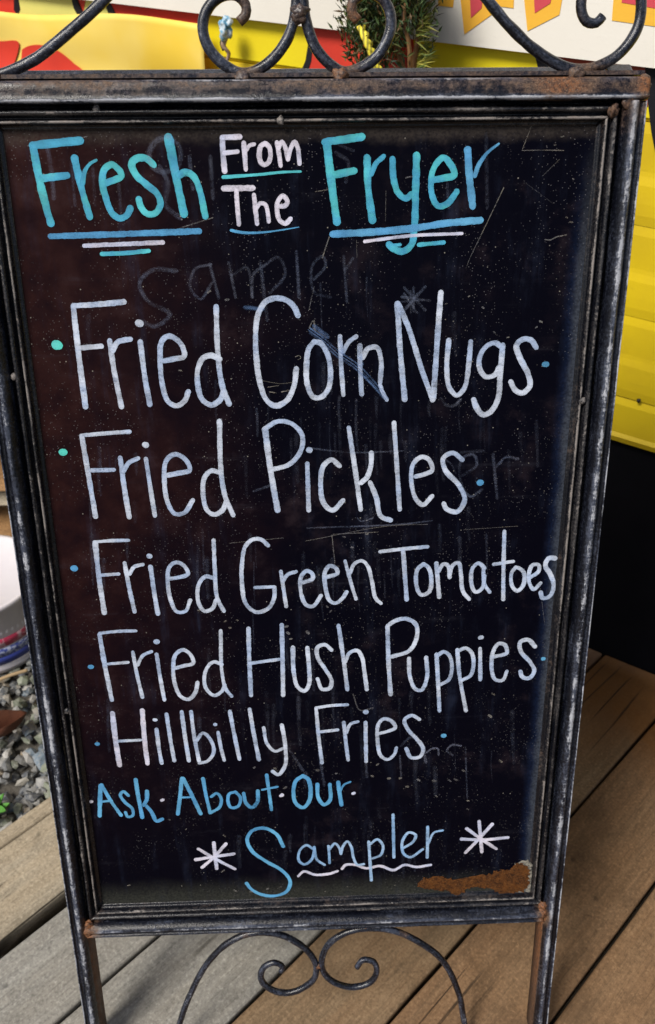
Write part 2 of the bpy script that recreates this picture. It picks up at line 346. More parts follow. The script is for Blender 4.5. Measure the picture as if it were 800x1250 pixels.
def tube(name, pts, rad, mat, parent=None, step=.004, ns=10, attrs=True, lump=.05, cap=True, rustf=None, wearf=None, seed=0.0, flat=1.0, nrm=None):
    """round rod swept along a spline; rad a number or a function of 0..1"""
    P = catmull([Vector(p) for p in pts], step); n = len(P); rf = rad if callable(rad) else (lambda t: rad)
    vs_, fs, we, ru, fl = [], [], [], [], []; prev = None
    for i, p in enumerate(P):
        d = (P[min(i+1, n-1)]-P[max(i-1, 0)]).normalized()
        ref = Vector(nrm) if nrm else (prev if prev else (Vector((0, 0, 1)) if abs(d.z) < .9 else Vector((1, 0, 0))))
        a = (ref-d*ref.dot(d)).normalized(); prev = a; b = d.cross(a); t = i/(n-1); r = rf(t)
        for k in range(ns):
            g_ = 2*math.pi*k/ns; rr = r*(1+lump*nz(p.x*90+seed, p.y*90+k*.6, p.z*90))
            vs_.append(p+a*math.cos(g_)*rr*flat+b*math.sin(g_)*rr)
            we.append(wearf(t, g_) if wearf else .35); ru.append(rustf(t) if rustf else 0.0); fl.append((i*step*.22+seed, k*.0022, seed, 1))
    for i in range(n-1):
        for k in range(ns): fs.append((i*ns+k, i*ns+(k+1) % ns, (i+1)*ns+(k+1) % ns, (i+1)*ns+k))
    if cap: fs.append(tuple(range(ns))[::-1]); fs.append(tuple(range((n-1)*ns, n*ns)))
    return mesh(name, vs_, fs, mat, parent, smooth=True, attrs={'wear': we, 'rust': ru, 'flow': fl})
P = hit(-6, 832, (0, 0, 1), -.02); Q = hit(34, 818, (0, 0, 1), -.018)
stm = Mat('dry_stick', .8, .2); stm.col((.33, .24, .14)); st = tube('stick', [P, (P+Q)/2+Vector((0, 0, .002)), Q], .0035, stm.m); tag(st, 'short pale dry stick lying on the gravel in front of the bucket', 'stick')

# ------------------------------------------------------------------ wall: yellow siding on a black base, white panel above
def painted(name, c, c2=None, rough=.5, dirt=.25, dcol=(.12, .09, .03)):
    m = Mat(name, rough, .35); n = m.noise(7, 5, .6); s = m.noise(30, 5, .65, (1, 1, 4)); f_ = m.noise(300, 3)
    k = m.mix(m.ramp(n, .35, .65), c, c2 or tuple(v*.86 for v in c)); k = m.mix(m.math('MULTIPLY', m.ramp(s, .60, .85), dirt), k, dcol)
    m.col(k); m.bump(m.math('ADD', f_, m.math('MULTIPLY', s, .6)), .15, .001); m.rough(m.ramp(n, .3, .7, rough-.08, rough+.12)); return m.m
M_yel = painted('yellow_wall_paint', (.66, .48, .012), (.58, .41, .010)); M_blk = painted('black_base_paint', (.0035, .0035, .005), rough=.9, dirt=.1, dcol=(.012, .009, .006)); M_blk.node_tree.nodes['Principled BSDF'].inputs['Specular IOR Level'].default_value = .08
M_yel2 = painted('lemon_wall_paint', (.78, .66, .012), (.72, .58, .01)); M_wht = painted('white_panel_paint', (.76, .73, .66), (.70, .67, .60), .6, .35, (.45, .40, .32))
M_red = painted('red_wall_paint', (.62, .045, .025), (.52, .035, .02)); M_rbr = painted('brick_red_paint', (.36, .06, .03)); M_ora = painted('orange_paint', (.82, .46, .05), (.78, .40, .04)); M_pnk = painted('crimson_paint', (.60, .07, .09))
M_grn = painted('yellow_green_paint', (.70, .66, .18), (.62, .60, .16)); M_out = painted('black_outline_paint', (.008, .008, .012), rough=.5, dirt=0)
ban = Mat('yellow_vinyl', .38, .4); bn = ban.noise(6, 3); ban.col(ban.mix(ban.ramp(bn, .35, .65), (.80, .60, .14), (.78, .54, .06))); ban.bump(ban.noise(40, 3), .12, .002); M_ban = ban.m

wall = empty('painted_wall', WP); tag(wall, 'yellow sided wall with black base and painted red and yellow mural behind the sign', 'wall')
def wmesh(name, pts, fs, mat, parent=wall, smooth=False):
    return mesh(name, [Vector(p)-wall.location for p in pts], fs, mat, parent, smooth)
def course(name, prof, t0, t1, mat, wob=.0004, parent=wall, dt=.06):
    """horizontal course of siding: profile (z, off) swept along the wall"""
    n = len(prof); N_ = int((t1-t0)/dt); pts, fs = [], []
    for i in range(N_+1):
        t = t0+(t1-t0)*i/N_
        for (z, o_) in prof: pts.append(wall_pt(t, z+wob*nz(t*3, z*5, 1), o_+(wob*nz(t*4, z*9, 2) if o_ > -.01 else 0)))
    for i in range(N_):
        for j in range(n): fs.append((i*n+j, (i+1)*n+j, (i+1)*n+(j+1) % n, i*n+(j+1) % n))
    fs.append(tuple(range(n))[::-1]); fs.append(tuple(range(N_*n, N_*n+n)))
    return wmesh(name, pts, fs, mat, parent)
course('black_base', [(-.05, -.04), (-.05, 0), (.470, 0), (.470, -.04)], -1.6, 3.2, M_blk)
zs = [.554, .688, .822, .956]
course('siding_board', [(.4735, -.03), (.4735, .010), (.484, .014), (.490, .010), (.540, .0102), (.5528, .0062), (.5528, -.03)], -1.6, 3.2, M_yel)
for z in zs[:-1]:
    course('siding_board', [(z, -.03), (z, .0084), (z+.014, .0102), (z+.030, .0106), (z+.054, .0102), (z+.066, .0084), (z+.072, .0080), (z+.080, .0082), (z+.100, .0088), (z+.120, .0092), (z+.1334, .0076), (z+.1334, -.03)], -1.6, 3.2, M_yel)
course('siding_board', [(.956, -.03), (.956, .004), (.962, .0105), (1.03, .0105), (1.03, -.03)], -1.6, 3.2, M_yel2)
course('white_panel', [(1.023, -.02), (1.023, .024), (1.0235, .026), (1.9, .026), (1.9, -.02)], -1.6, 3.2, M_wht, wob=.0004)
# small nail in the siding
def blob(name, c, r, mat, parent=None, seed=0, squash=(1, 1, 1), amp=.25, sub=3, wear=.3, rust=0.0):
    bm = bmesh.new(); bmesh.ops.create_icosphere(bm, subdivisions=sub, radius=1); vs_, fs = [], []
    for v in bm.verts:
        k = 1+amp*nz(v.co.x*1.7+seed, v.co.y*1.7, v.co.z*1.7)+amp*.4*nz(v.co.x*5+seed, v.co.y*5, v.co.z*5)
        vs_.append(Vector(c)+Vector((v.co.x*squash[0], v.co.y*squash[1], v.co.z*squash[2]))*r*k)
    fs = [tuple(q.index for q in f_.verts) for f_ in bm.faces]; bm.free()
    return mesh(name, vs_, fs, mat, parent, smooth=True, attrs={'wear': [wear]*len(vs_), 'rust': [rust]*len(vs_), 'flow': [(*v, 1) for v in vs_]})
t_, z_ = onw(780, 489, .011); blob('nail_hole', wall_pt(t_, z_, .011)-wall.location, .0032, M_out, wall)
def wprint(name, px, mat, off, th=.0012, curve=True, parent=wall, flat=False):
    """flat painted shape standing th proud of the wall surface at off"""
    q = [onw(a, b, off) for a, b in px]
    if curve:
        c = catmull([Vector((a, b, 0)) for a, b in q+[q[0]]], .008)[:-1]; q = [(v.x, v.y) for v in c]
    n = len(q); pts = [wall_pt(a, b, off) for a, b in q]+[wall_pt(a, b, off-th) for a, b in q]
    bm = bmesh.new(); V = [bm.verts.new(Vector(p)-parent.location) for p in pts]
    f1 = bm.faces.new(V[:n]); 
    for i in range(n): bm.faces.new((V[i], V[i+n], V[(i+1) % n+n], V[(i+1) % n]))
    bmesh.ops.triangulate(bm, faces=[f1]); bmesh.ops.recalc_face_normals(bm, faces=bm.faces[:])
    me = bpy.data.meshes.new(name); bm.to_mesh(me); bm.free(); return link(name, me, mat, parent)
# mural on the siding
wprint('painted_shape', [(-60, -20), (250, 5), (251, 60), (200, 110), (-60, 90)], M_red, .0112, curve=False)
wprint('painted_shape', [(22, -14), (60, -16), (86, -10), (92, 6), (105, 30), (20, 22), (20, 5)], M_grn, .0118, curve=False)
wprint('painted_outline', [(17, -14), (21, -14), (25, 12), (22, 20), (17, 12)], M_out, .0121, curve=False)
wprint('painted_outline', [(84, -14), (89, -14), (94, 6), (102, 16), (99, 26), (90, 10)], M_out, .0125, curve=False)
wprint('painted_shape', [(107, -14), (124, -14), (137, 20), (135, 30), (100, 28), (104, 10)], M_grn, .0123, curve=False)
wprint('painted_outline', [(123, -12), (130, -4), (144, 22), (142, 30), (134, 22)], M_out, .0128, curve=False)
wprint('painted_outline', [(245, 8), (252, 8), (250, 40), (246, 40)], M_out, .0116, curve=False)
wprint('painted_shape', [(381, 10), (440, 10), (500, 20), (515, 120), (376, 130), (372, 88), (381, 60)], M_red, .0112, curve=False)
wprint('painted_outline', [(374, 28), (381, 28), (382, 55), (380, 75), (371, 95), (366, 118), (360, 118), (366, 90), (374, 72), (376, 55)], M_out, .0118, curve=False)
wprint('painted_outline', [(648, 45), (668, 45), (672, 75), (680, 120), (662, 120), (657, 84)], M_out, .0119, curve=False)
wprint('painted_shape', [(668, 45), (789, 60), (791, 130), (680, 125), (672, 85)], M_rbr, .0113, curve=False)
wprint('painted_outline', [(786, 60), (860, 60), (870, 240), (815, 215), (800, 186), (795, 160), (791, 125), (788, 90)], M_out, .0121, curve=False)
# lettering along the bottom of the white panel (only the feet of the letters show above the frame)
for pl, m, o_ in (([(535, -20), (556, -18), (553, 9), (535, 7)], M_ora, .0268), ([(604, -18), (628, -16), (627, 10), (604, 7)], M_ora, .0268),
                ([(560, -22), (604, -20), (600, 18), (567, 42)], M_ora, .0268), ([(573, -22), (592, -21), (588, 10), (575, 22)], M_pnk, .0274),
                ([(638, -20), (689, -16), (683, 18), (644, 38)], M_ora, .0268), ([(651, -20), (676, -18), (672, 4), (653, 16)], M_pnk, .0274),
                ([(750, -14), (860, -6), (856, 40), (747, 25)], M_ora, .0268), ([(761, -14), (860, -6), (856, 20), (759, 3)], M_pnk, .0274)):
    wprint('painted_letter', pl, m, o_, curve=False)
# vinyl banner with slack folds
bw = empty('vinyl_banner', wall_pt(1.4, .7, .03)); tag(bw, 'slack yellow vinyl banner with red shapes tied along the wall at left', 'banner')
pts, fs = [], []; nx, ny = 90, 40
cr = [onw(252, 29, .03), onw(-60, 9, .03)]
for i in range(nx+1):
    for j in range(ny+1):
        s = i/nx; k = j/ny; t = cr[0][0]+(1.75-cr[0][0])*s; zt = cr[0][1]+(cr[1][1]-cr[0][1])*s+.006*math.sin(s*9)
        z = zt-k*.42; o_ = .034+.014*math.sin(5.5*s*2+k*5+1.0)*(.3+.7*k)+.007*math.sin(19*s+7*k)*k+.006*nz(s*5, k*5, 0)+.010*math.sin(k*16+s*4)*min(1, k*3)
        pts.append(wall_pt(t, z, o_)-bw.location)
for i in range(nx):
    for j in range(ny): a = i*(ny+1)+j; fs.append((a, a+ny+1, a+ny+2, a+1))
bo = mesh('banner_sheet', pts, fs, [M_ban], bw, smooth=True); solid(bo, .0008)
bo.data.materials.append(M_red)
# red print on the vinyl: faces of the sheet inside the printed outlines
def inside(x, y, poly):
    c = False
    for i in range(len(poly)):
        (x1, y1), (x2, y2) = poly[i-1], poly[i]
        if (y1 > y) != (y2 > y) and x < (x2-x1)*(y-y1)/(y2-y1)+x1: c = not c
    return c
polys = [[(-80, 48), (0, 50), (25, 51), (24, 62), (19, 80), (14, 120), (-80, 120)], [(29, 60), (36, 56), (50, 54), (66, 58), (78, 66), (90, 78), (103, 90), (118, 130), (26, 130), (27, 88)]]
pw = [[onw(a, b, .034) for a, b in pl] for pl in polys]
# print is its own thin sheet following the folds
def sheet_off(t, z):
    s = (t-cr[0][0])/(1.75-cr[0][0]); zt = cr[0][1]+(cr[1][1]-cr[0][1])*s+.006*math.sin(s*9); k = (zt-z)/.42
    return .034+.014*math.sin(5.5*s*2+k*5+1.0)*(.3+.7*k)+.007*math.sin(19*s+7*k)*k+.006*nz(s*5, k*5, 0)+.010*math.sin(k*16+s*4)*min(1, k*3)
for poly in pw:
    bm = bmesh.new(); c = catmull([Vector((a, b, 0)) for a, b in poly+[poly[0]]], .01)[:-1]
    V = [bm.verts.new(v) for v in c]; bm.faces.new(V); bmesh.ops.triangulate(bm, faces=bm.faces[:]); bmesh.ops.subdivide_edges(bm, edges=bm.edges[:], cuts=3, use_grid_fill=True); bmesh.ops.triangulate(bm, faces=bm.faces[:])
    for v in bm.verts: 
        t, z = v.co.x, v.co.y; v.co = wall_pt(t, z, sheet_off(t, z)+.003)-bw.location
    me = bpy.data.meshes.new('printed_shape'); bm.to_mesh(me); bm.free(); link('printed_shape', me, M_red, bw, True)
# knotted plastic tie at the banner's corner
tm = Mat('blue_white_plastic', .4, .4); tn = tm.noise(130, 4); tm.col(tm.mix(tm.ramp(tn, .4, .6), (.55, .62, .66), (.10, .28, .42)))
t_, z_ = onw(275, 36, .045); ty = empty('knotted_tie', wall_pt(t_, z_, .045)); tag(ty, 'small knotted blue and white plastic tie at the banner corner inside the iron ring', 'tie')
blob('knot', (0, 0, 0), .0125, tm.m, ty, 1, (.8, .8, 1.25), .6)
blob('knot', (.004, -.004, .011), .008, tm.m, ty, 5, (1, 1, 1), .6)
pm = Mat('dirty_string', .7, .3); pm.col(pm.mix(pm.noise(150, 3), (.50, .38, .28), (.18, .10, .06)))
tube('string', [(0, 0, -.01), (-.004, -.002, -.022), (.003, 0, -.034), (-.003, -.001, -.050)], lambda t: .0045-.0025*t, pm.m, ty, step=.002, lump=.5)
tube('string', [(0, .004, -.005), (-.008, 0, -.018), (-.005, 0, -.030)], .0018, M_out, ty, step=.002)

# ------------------------------------------------------------------ shrub behind the sign
t_, z_ = onw(497, 90, .09); BX = wall_pt(t_, 0, .09)
sh = empty('evergreen_shrub', (BX.x, BX.y, -.04)); tag(sh, 'dark evergreen shrub with bare brown stems growing against the wall behind the sign', 'shrub')
bk = Mat('orange_brown_bark', .85, .2); b1 = bk.noise(60, 5, .7, (1, 1, .3)); bk.col(bk.mix(bk.ramp(b1, .35, .65), (.09, .045, .02), (.33, .18, .08))); bk.bump(b1, .7, .004)
def spx(px, py, off=.09): t, z = onw(px, py, off); return wall_pt(t, z, off)-sh.location
base = Vector((0, 0, .0)); fork = spx(498, 140)
stems = [[base, fork*.6, fork, spx(493, 85), spx(484, 55), spx(482, 20), spx(478, -25), spx(470, -60)],
         [fork*.7, fork+Vector((.01, 0, -.01)), spx(505, 85, .08), spx(510, 50, .08), spx(512, 15, .07), spx(516, -30, .07)],
         [fork*.8, spx(470, 95, .10), spx(452, 60, .11), spx(446, 30, .11), spx(448, -10, .11)],
         [fork, spx(500, 60, .11), spx(494, 25, .12), spx(498, -20, .12)]]
SR = [.0085, .0075, .005, .004]
for s, r in zip(stems, SR): tube('stem', s, (lambda r: lambda t: r*(1.15-.75*t))(r), bk.m, sh, step=.008, lump=.25)
vs_, fs, K = [], [], []
def leaf(p, d, L, wd, col):
    d = d.normalized(); a = d.cross(Vector((random.uniform(-1, 1), random.uniform(-1, 1), random.uniform(-1, 1)))).normalized()*wd; i = len(vs_)
    b = d.cross(a)*.5
    vs_.extend([p, p+d*L*.35+a, p+d*L+Vector((0, 0, -.1*L)), p+d*L*.35-a, p+d*L*.35+b]); fs.extend([(i, i+1, i+4), (i+1, i+2, i+4), (i+2, i+3, i+4), (i+3, i, i+4)]); K.extend([col]*5)
def spray(c, d, n, L, spread, cols):
    for k in range(n):
        q = c+d*(k/n)*.05+Vector((random.gauss(0, 1), random.gauss(0, 1), random.gauss(0, 1)))*spread*.5
        v = d+Vector((random.gauss(0, .6), random.gauss(0, .6), random.gauss(0, .6)))
        leaf(q, v, L*random.uniform(.6, 1.3), L*.12, random.choice(cols))
G1 = [(.10, .06, .025, 1), (.018, .04, .012, 1), (.03, .06, .018, 1), (.05, .085, .025, 1), (.012, .025, .010, 1), (.085, .10, .03, 1)]
for k in range(640):                              # tufts over the crown's uneven volume, with gaps round the bare stems
    px = random.choice([random.gauss(446, 13), random.gauss(446, 13), random.gauss(466, 18), random.gauss(492, 15), random.gauss(508, 9)]); py = random.uniform(-45, 92)
    if px > 520 or px < 432: continue
    if 478 < px < 522 and py > 38 and random.random() < .86: continue
    if 440 < px < 470 and 20 < py < 80 and random.random() < .3: continue
    o_ = random.uniform(.04, .135); c = spx(px, py, o_)
    spray(c, Vector((random.uniform(-.6, .6), random.uniform(-.5, .2), 1)), 15, .014, .013, G1)
for k in range(46):                               # yellow-green spiky shoots on the right-hand side
    px = random.uniform(506, 517); py = random.uniform(22, 90); c = spx(px, py, random.uniform(.06, .12))
    d = -WD*1.0+Vector((0, 0, random.uniform(.2, 1.1)))
    for j in range(4): leaf(c+Vector((0, 0, .003*j)), d+Vector((random.gauss(0, .25), random.gauss(0, .25), random.gauss(0, .25))), .026, .0011, random.choice([(.20, .22, .04, 1), (.10, .14, .03, 1), (.30, .28, .05, 1)]))
lfm = Mat('needle_leaf', .5, .3); lfm.col(lfm.attr('tone', 0)); lfm.b.inputs['Subsurface Weight'].default_value = 0
cw = mesh('crown', vs_, fs, lfm.m, sh, attrs={'tone': K})
rm = Mat('yellow_twisted_cord', .6, .3); rw = rm.n('ShaderNodeTexWave'); rw.inputs['Scale'].default_value = 60; rw.inputs['Distortion'].default_value = 2; rm.l(rm.tc.outputs['Object'], rw.inputs[0]); rm.col(rm.mix(rw.outputs[1], (.85, .72, .05), (.30, .26, .05)))
A = spx(441, 32, .145)+sh.location; B_ = spx(449, 52, .15)+sh.location; D = spx(460, 78, .145)+sh.location; E_ = spx(470, 120, .14)+sh.location
for nm, ph in (('a', 0), ('b', math.pi)): pass
cord = empty('yellow_cord', A); tag(cord, 'yellow twisted cord hanging in the dark shrub behind the right iron ring', 'cord')
for ph in (0, math.pi):
    cl = catmull([A, B_, D, E_], .002); pts = [p-A+Vector((math.cos(i*.55+ph), .3*math.sin(i*.55+ph), math.sin(i*.55+ph)*.6))*.0028 for i, p in enumerate(cl)]
    tube('strand', pts, .0034, rm.m, cord, step=.002, lump=.1, ns=8)

# ------------------------------------------------------------------ bucket and timbers at the left
P = hit(-30, 824, (0, 0, 1), -.03); bc = empty('plastic_bucket', (P.x+.015, P.y+.10, -.03)); tag(bc, 'white plastic bucket with red and blue label standing behind the gravel at left', 'bucket')
def lathe(name, prof, mat, parent, ns=64, jit=0, close=False):
    vs_, fs = [], []; n = len(prof)
    for k in range(ns):
        a = 2*math.pi*k/ns
        for r, z in prof: vs_.append((r*math.cos(a), r*math.sin(a), z))
    for k in range(ns):
        for j in range(n-1): fs.append((k*n+j, ((k+1) % ns)*n+j, ((k+1) % ns)*n+j+1, k*n+j+1))
    return mesh(name, vs_, fs, mat, parent, smooth=True)
bp_ = painted('bucket_plastic', (.56, .54, .57), (.50, .48, .52), .5, .35, (.4, .33, .25)); br = .105
lathe('bucket_body', [(0, .004), (br-.006, .004), (br-.006, 0), (br-.001, 0), (br+.002, .012), (br, .016), (br+.008, .160), (br+.013, .161), (br+.013, .172), (br+.006, .172), (br+.003, .168), (0, .169)], bp_, bc)
def band(name, z0, z1, mat, off): 
    f_ = lambda z: br+.008*(z-.016)/.144+off
    return lathe(name, [(f_(z0)-.001, z0), (f_(z0), z0), (f_(z1), z1), (f_(z1)-.001, z1)], mat, bc)
mr = Mat('label_red', .4, .4); mr.col(mr.mix(mr.ramp(mr.noise(90, 3), .5, .6), (.34, .03, .07), (.50, .32, .36))); mb = Mat('label_blue', .4, .4); mb.col((.03, .045, .22)); mbl = Mat('label_pale_blue', .4, .4); mbl.col(mbl.mix(mbl.ramp(mbl.noise(160, 2), .48, .54), (.05, .07, .26), (.36, .40, .55)))
band('label_band', .024, .044, mb.m, .0012); band('label_band', .0445, .066, mbl.m, .0012); band('label_band', .0705, .092, mr.m, .0012)
for k in range(14):                              # worn pale marks on the label, too small to read
    a = -1.35+k*.10; r_ = br+.0055
    o = mesh('label_mark', [(r_*math.cos(a+dx), r_*math.sin(a+dx), z) for dx, z in ((0, .102), (.045, .103), (.05, .110), (.01, .109))], [(0, 1, 2, 3)], bp_, bc)
tmb = empty('stacked_timbers', hit(-40, 690, (0, 0, 1), -.03)+Vector((-.05, .16, 0))); tag(tmb, 'orange brown stacked timbers behind the white bucket at left edge', 'timber')
for k, (h0, h1, m) in enumerate(((0, .095, W_orange), (.097, .135, W_pale), (.137, .25, W_orange))):
    o = plank('timber', -.35, .30, -.07, .07, .07, h1, h1-h0, m, tmb, bev=.006, seed=k*9.1); R3 = Matrix((Vector((1, 0, 0)), Vector((0, 1, 0)), Vector((0, 0, 1)))); 
    o.matrix_basis = Matrix.Rotation(math.pi/2, 4, 'Z'); o.location = (.42, -.07, h1)

# ------------------------------------------------------------------ the sign
sign = empty('chalkboard_sign', SO, (math.pi/2-LEAN, 0, 0))
tag(sign, 'black iron framed chalkboard menu sign with scrollwork standing on the wooden deck', 'sign')
HW = .300; VT = -.0325; VB = .9115; SW = .0385
Y = lambda v: LEG-v
def sweep(name, prof, A, D_, L, IN, m0, m1, mat, step=.003, seed=0, rustf=None, wob=.00028, parent=None, close=True):
    """moulding: profile rows (s inward, w outward, wear) swept from A along D_, mitred by m0 and m1"""
    n = len(prof); N_ = max(4, int(L/step)); vs_, fs, we, ru, fl = [], [], [], [], []; A = Vector(A); D_ = Vector(D_); IN = Vector(IN)
    for i in range(N_+1):
        for (s, wv, wr) in prof:
            a = m0*s; b = L-m1*s; t = a+(b-a)*i/N_
            front = wv > -.016
            d = wob*(nz(t*30+seed, s*100, 1)+.7*nz(t*110+seed, s*300, 2)) if front else 0
            p = A+D_*t+IN*(s+(wob*.7*nz(t*25+seed, 5, s*40) if 0 < s else wob*.8*nz(t*60+seed, 9, 1))); vs_.append((p.x, p.y, wv+d))
            we.append(max(0, min(1.5, wr+.25*nz(t*14+seed, s*60, 4)))); ru.append(rustf(t, s, wv) if rustf else 0); fl.append((t*.16+seed, s, wv, 1))
    for i in range(N_):
        for j in range(n if close else n-1): fs.append((i*n+j, i*n+(j+1) % n, (i+1)*n+(j+1) % n, (i+1)*n+j))
    fs.append(tuple(range(n))[::-1]); fs.append(tuple(range(N_*n, N_*n+n)))
    bm = bmesh.new(); 
    o = mesh(name, vs_, fs, mat, parent or sign, smooth=True, attrs={'wear': we, 'rust': ru, 'flow': fl})
    bm.from_mesh(o.data); bmesh.ops.recalc_face_normals(bm, faces=bm.faces[:]); bm.to_mesh(o.data); bm.free()
    return o
tubeP = [(0, -.030, .1), (0, -.0016, .35), (.0005, -.0002, .6), (.0016, -.0002, .5), (.0026, -.0016, .1), (.0042, -.0026, 0), (.0062, -.0016, .0), (.0080, .0010, .25), (.0098, .0024, .7), (.0114, .0028, .8), (.0132, .0020, .45), (.0150, .0004, .1), (.0172, -.0022, .0), (.0186, -.0052, .1), (.0190, -.008, .1), (.0190, -.030, 0)]
legP = [(0, -.030, .1), (0, -.0018, .6), (.0004, -.0002, 1.0), (.0011, -.0002, .95), (.0020, -.0018, .1), (.0036, -.0030, 0), (.0056, -.0022, .0), (.0074, .0006, .2), (.0090, .0024, .65), (.0108, .0032, .9), (.0126, .0030, .85), (.0142, .0018, .5), (.0158, .0000, .1), (.0176, -.0030, .05), (.0186, -.0056, .1), (.0190, -.009, .1), (.0190, -.030, 0)]
topP = [(0, -.022, .1), (.0004, -.003, .5), (.0014, -.0006, .8), (.0030, .0004, .4), (.006, .0012, .1), (.0095, .0014, .1), (.0125, .0016, .1), (.0145, .0024, .45), (.0158, .0030, 1.35), (.0170, .0026, 1.4), (.0180, .0010, .8), (.0187, -.0015, .0), (.0190, -.008, .0), (.0190, -.022, 0)]
mouP = [(.0192, -.022, 0), (.0192, -.0128, 0), (.0204, -.0135, 0), (.0216, -.0110, .0), (.0228, -.0066, .1), (.0244, -.0046, .45), (.0260, -.0048, .4), (.0274, -.0072, .1), (.0284, -.0134, 0), (.0296, -.0136, 0), (.0306, -.0100, .1), (.0315, -.0064, .6), (.0327, -.0056, .85), (.0337, -.0070, .5), (.0344, -.0105, .1), (.0349, -.0140, .0), (.0365, -.0142, .0), (SW, -.0143, .1), (SW, -.022, 0)]
def r_leg(side):
    def f_(t, s, wv):
        v = VT+.0195+t; k = 0.0
        k = max(k, .95*math.exp(-((v-.905)/.020)**2)*min(1, max(0, (s-.008)/.010)))
        if v > .91: k = max(k, (1.0 if s > .0180 else .35 if s > .015 else 0)*math.exp(-(v-.91)/.5))
        k = max(k, .5*math.exp(-((v+.01)/.03)**2)); return min(1, k)
    return f_
r_top = lambda t, s, wv: (.50 if s < .0135 else .12)*(.9+.6*nz(t*7, 3, s*120))+.6*math.exp(-((t-.600)/.016)**2)+.4*math.exp(-((t-.525)/.03)**2)
r_bot = lambda t, s, wv: .9*math.exp(-(t/.018)**2)+.9*math.exp(-((t-.562)/.012)**2)
r_mou = lambda t, s, wv: .12+.10*(s > .030)+.5*math.exp(-(t/.03)**2)
LL = LEG-.0*1 - (VT+.0195)
for sd_ in (-1, 1):
    sweep('leg_post', legP, (sd_*HW, Y(VT+.0195), 0), (0, -1, 0), LEG-(VT+.0195)-.002, (-sd_, 0, 0), 0, 0, M_iron, seed=sd_*5+6, rustf=r_leg(sd_))
    sweep('frame_moulding', mouP, (sd_*HW, Y(VT), 0), (0, -1, 0), VB-VT, (-sd_, 0, 0), 1, 1, M_iron2, seed=sd_*3+20, rustf=r_mou)
    # foot pad
    blob('foot_cap', (sd_*(HW-.0145), .003, -.0115), .0165, M_iron, sign, sd_, (1, .35, .85), .05, 2)
sweep('top_rail', topP, (-HW, Y(VT), 0), (1, 0, 0), 2*HW, (0, -1, 0), 0, 0, M_iron, seed=40, rustf=r_top)
sweep('frame_moulding', mouP, (-HW, Y(VT), 0), (1, 0, 0), 2*HW, (0, -1, 0), 1, 1, M_iron2, seed=50, rustf=r_mou)
sweep('bottom_rail', tubeP, (-HW+.0192, Y(VB), 0), (1, 0, 0), 2*HW-.0384, (0, 1, 0), 0, 0, M_iron, seed=60, rustf=r_bot)
sweep('frame_moulding', mouP, (-HW, Y(VB), 0), (1, 0, 0), 2*HW, (0, 1, 0), 1, 1, M_iron2, seed=70, rustf=r_mou)
# painted steel panel
bx, yt, yb = HW-SW+.001, Y(VT+SW-.001), Y(VB-SW+.001)
nx, ny = 20, 34; vs_, fs = [], []
for j in range(ny+1):
    for i in range(nx+1):
        x = -bx+2*bx*i/nx; y = yb+(yt-yb)*j/ny; vs_.append((x, y, -.0150+.0002*nz(x*4, y*4, 0)))
n0 = len(vs_); vs_ += [(-bx, yb, -.0185), (bx, yb, -.0185), (bx, yt, -.0185), (-bx, yt, -.0185)]
for j in range(ny):
    for i in range(nx): a = j*(nx+1)+i; fs.append((a, a+1, a+nx+2, a+nx+1))
fs.append((n0+3, n0+2, n0+1, n0)); 
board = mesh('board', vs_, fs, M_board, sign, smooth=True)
WB = -.0146
# ---- writing: strokes traced as brush paths on the board
cnt = 0
def ribbon(pts, wpx, wtop=None, ink=1.0, taper=(1, 1), soft=False):
    """flat brush stroke with round ends; pts in photograph pixels -> sign axes"""
    global cnt; cnt += 1; lift = WB+.00004*(cnt % 14)
    loc = [onb(a, b, WB) for a, b in pts]
    sc = (onb(pts[0][0]+1, pts[0][1], WB)-onb(pts[0][0], pts[0][1], WB)).length
    hw = wpx*sc*.47; P_ = [Vector((p.x, p.y, 0)) for p in loc]
    c = catmull(P_, .0013); n = len(c); vs_, fs, ik = [], [], []; acc = 0; tot = sum((c[i+1]-c[i]).length for i in range(n-1)) or 1
    sd = cnt*1.37; rows = []
    d0 = (c[1]-c[0]).normalized(); d1 = (c[-1]-c[-2]).normalized()
    for a in (1.0, .8, .45): rows.append((c[0]-d0*hw*taper[0]*a, d0, math.sqrt(max(0.02, 1-a*a)), 0))
    for i, p in enumerate(c):
        if i: acc += (c[i]-c[i-1]).length
        d = (c[min(i+1, n-1)]-c[max(i-1, 0)]).normalized(); rows.append((p, d, 1, acc/tot))
    for a in (.45, .8, 1.0): rows.append((c[-1]+d1*hw*taper[1]*a, d1, math.sqrt(max(0.02, 1-a*a)), 1))
    for i, (p, d, k, t) in enumerate(rows):
        nn = Vector((-d.y, d.x, 0)); h = hw*k*(taper[0]+(taper[1]-taper[0])*t)*(.97+.16*nz(p.x*55+sd, p.y*55, 2)+.08*nz(p.x*160, p.y*160, sd))
        l = h*(1+.13*nz(p.x*300+sd, p.y*300, 1)+.08*nz(p.x*900+sd, p.y*900, 1)); r = h*(1+.13*nz(p.x*300+sd, p.y*300, 5)+.08*nz(p.x*900+sd, p.y*900, 5)); z = lift+.00003*t
        for s in (-1, -.5, .0, .5, 1):
            q = p+nn*(s*(l if s > 0 else r)); vs_.append((q.x, q.y, z)); ik.append(ink*((1-s*s)*(.35+.9*max(0, .5+nz(p.x*40+sd, p.y*40, 7))) if soft else ((1-.16*abs(s)**4)*(.86+.3*nz(p.x*70+sd, p.y*70, 7)))))
    m = len(rows)
    for i in range(m-1):
        for j in range(4): fs.append((i*5+j, i*5+j+1, (i+1)*5+j+1, (i+1)*5+j)[::-1])
    return vs_, fs, ik
def parse(s):
    return [tuple(float(v) for v in q.split(',')) for q in s.split()]
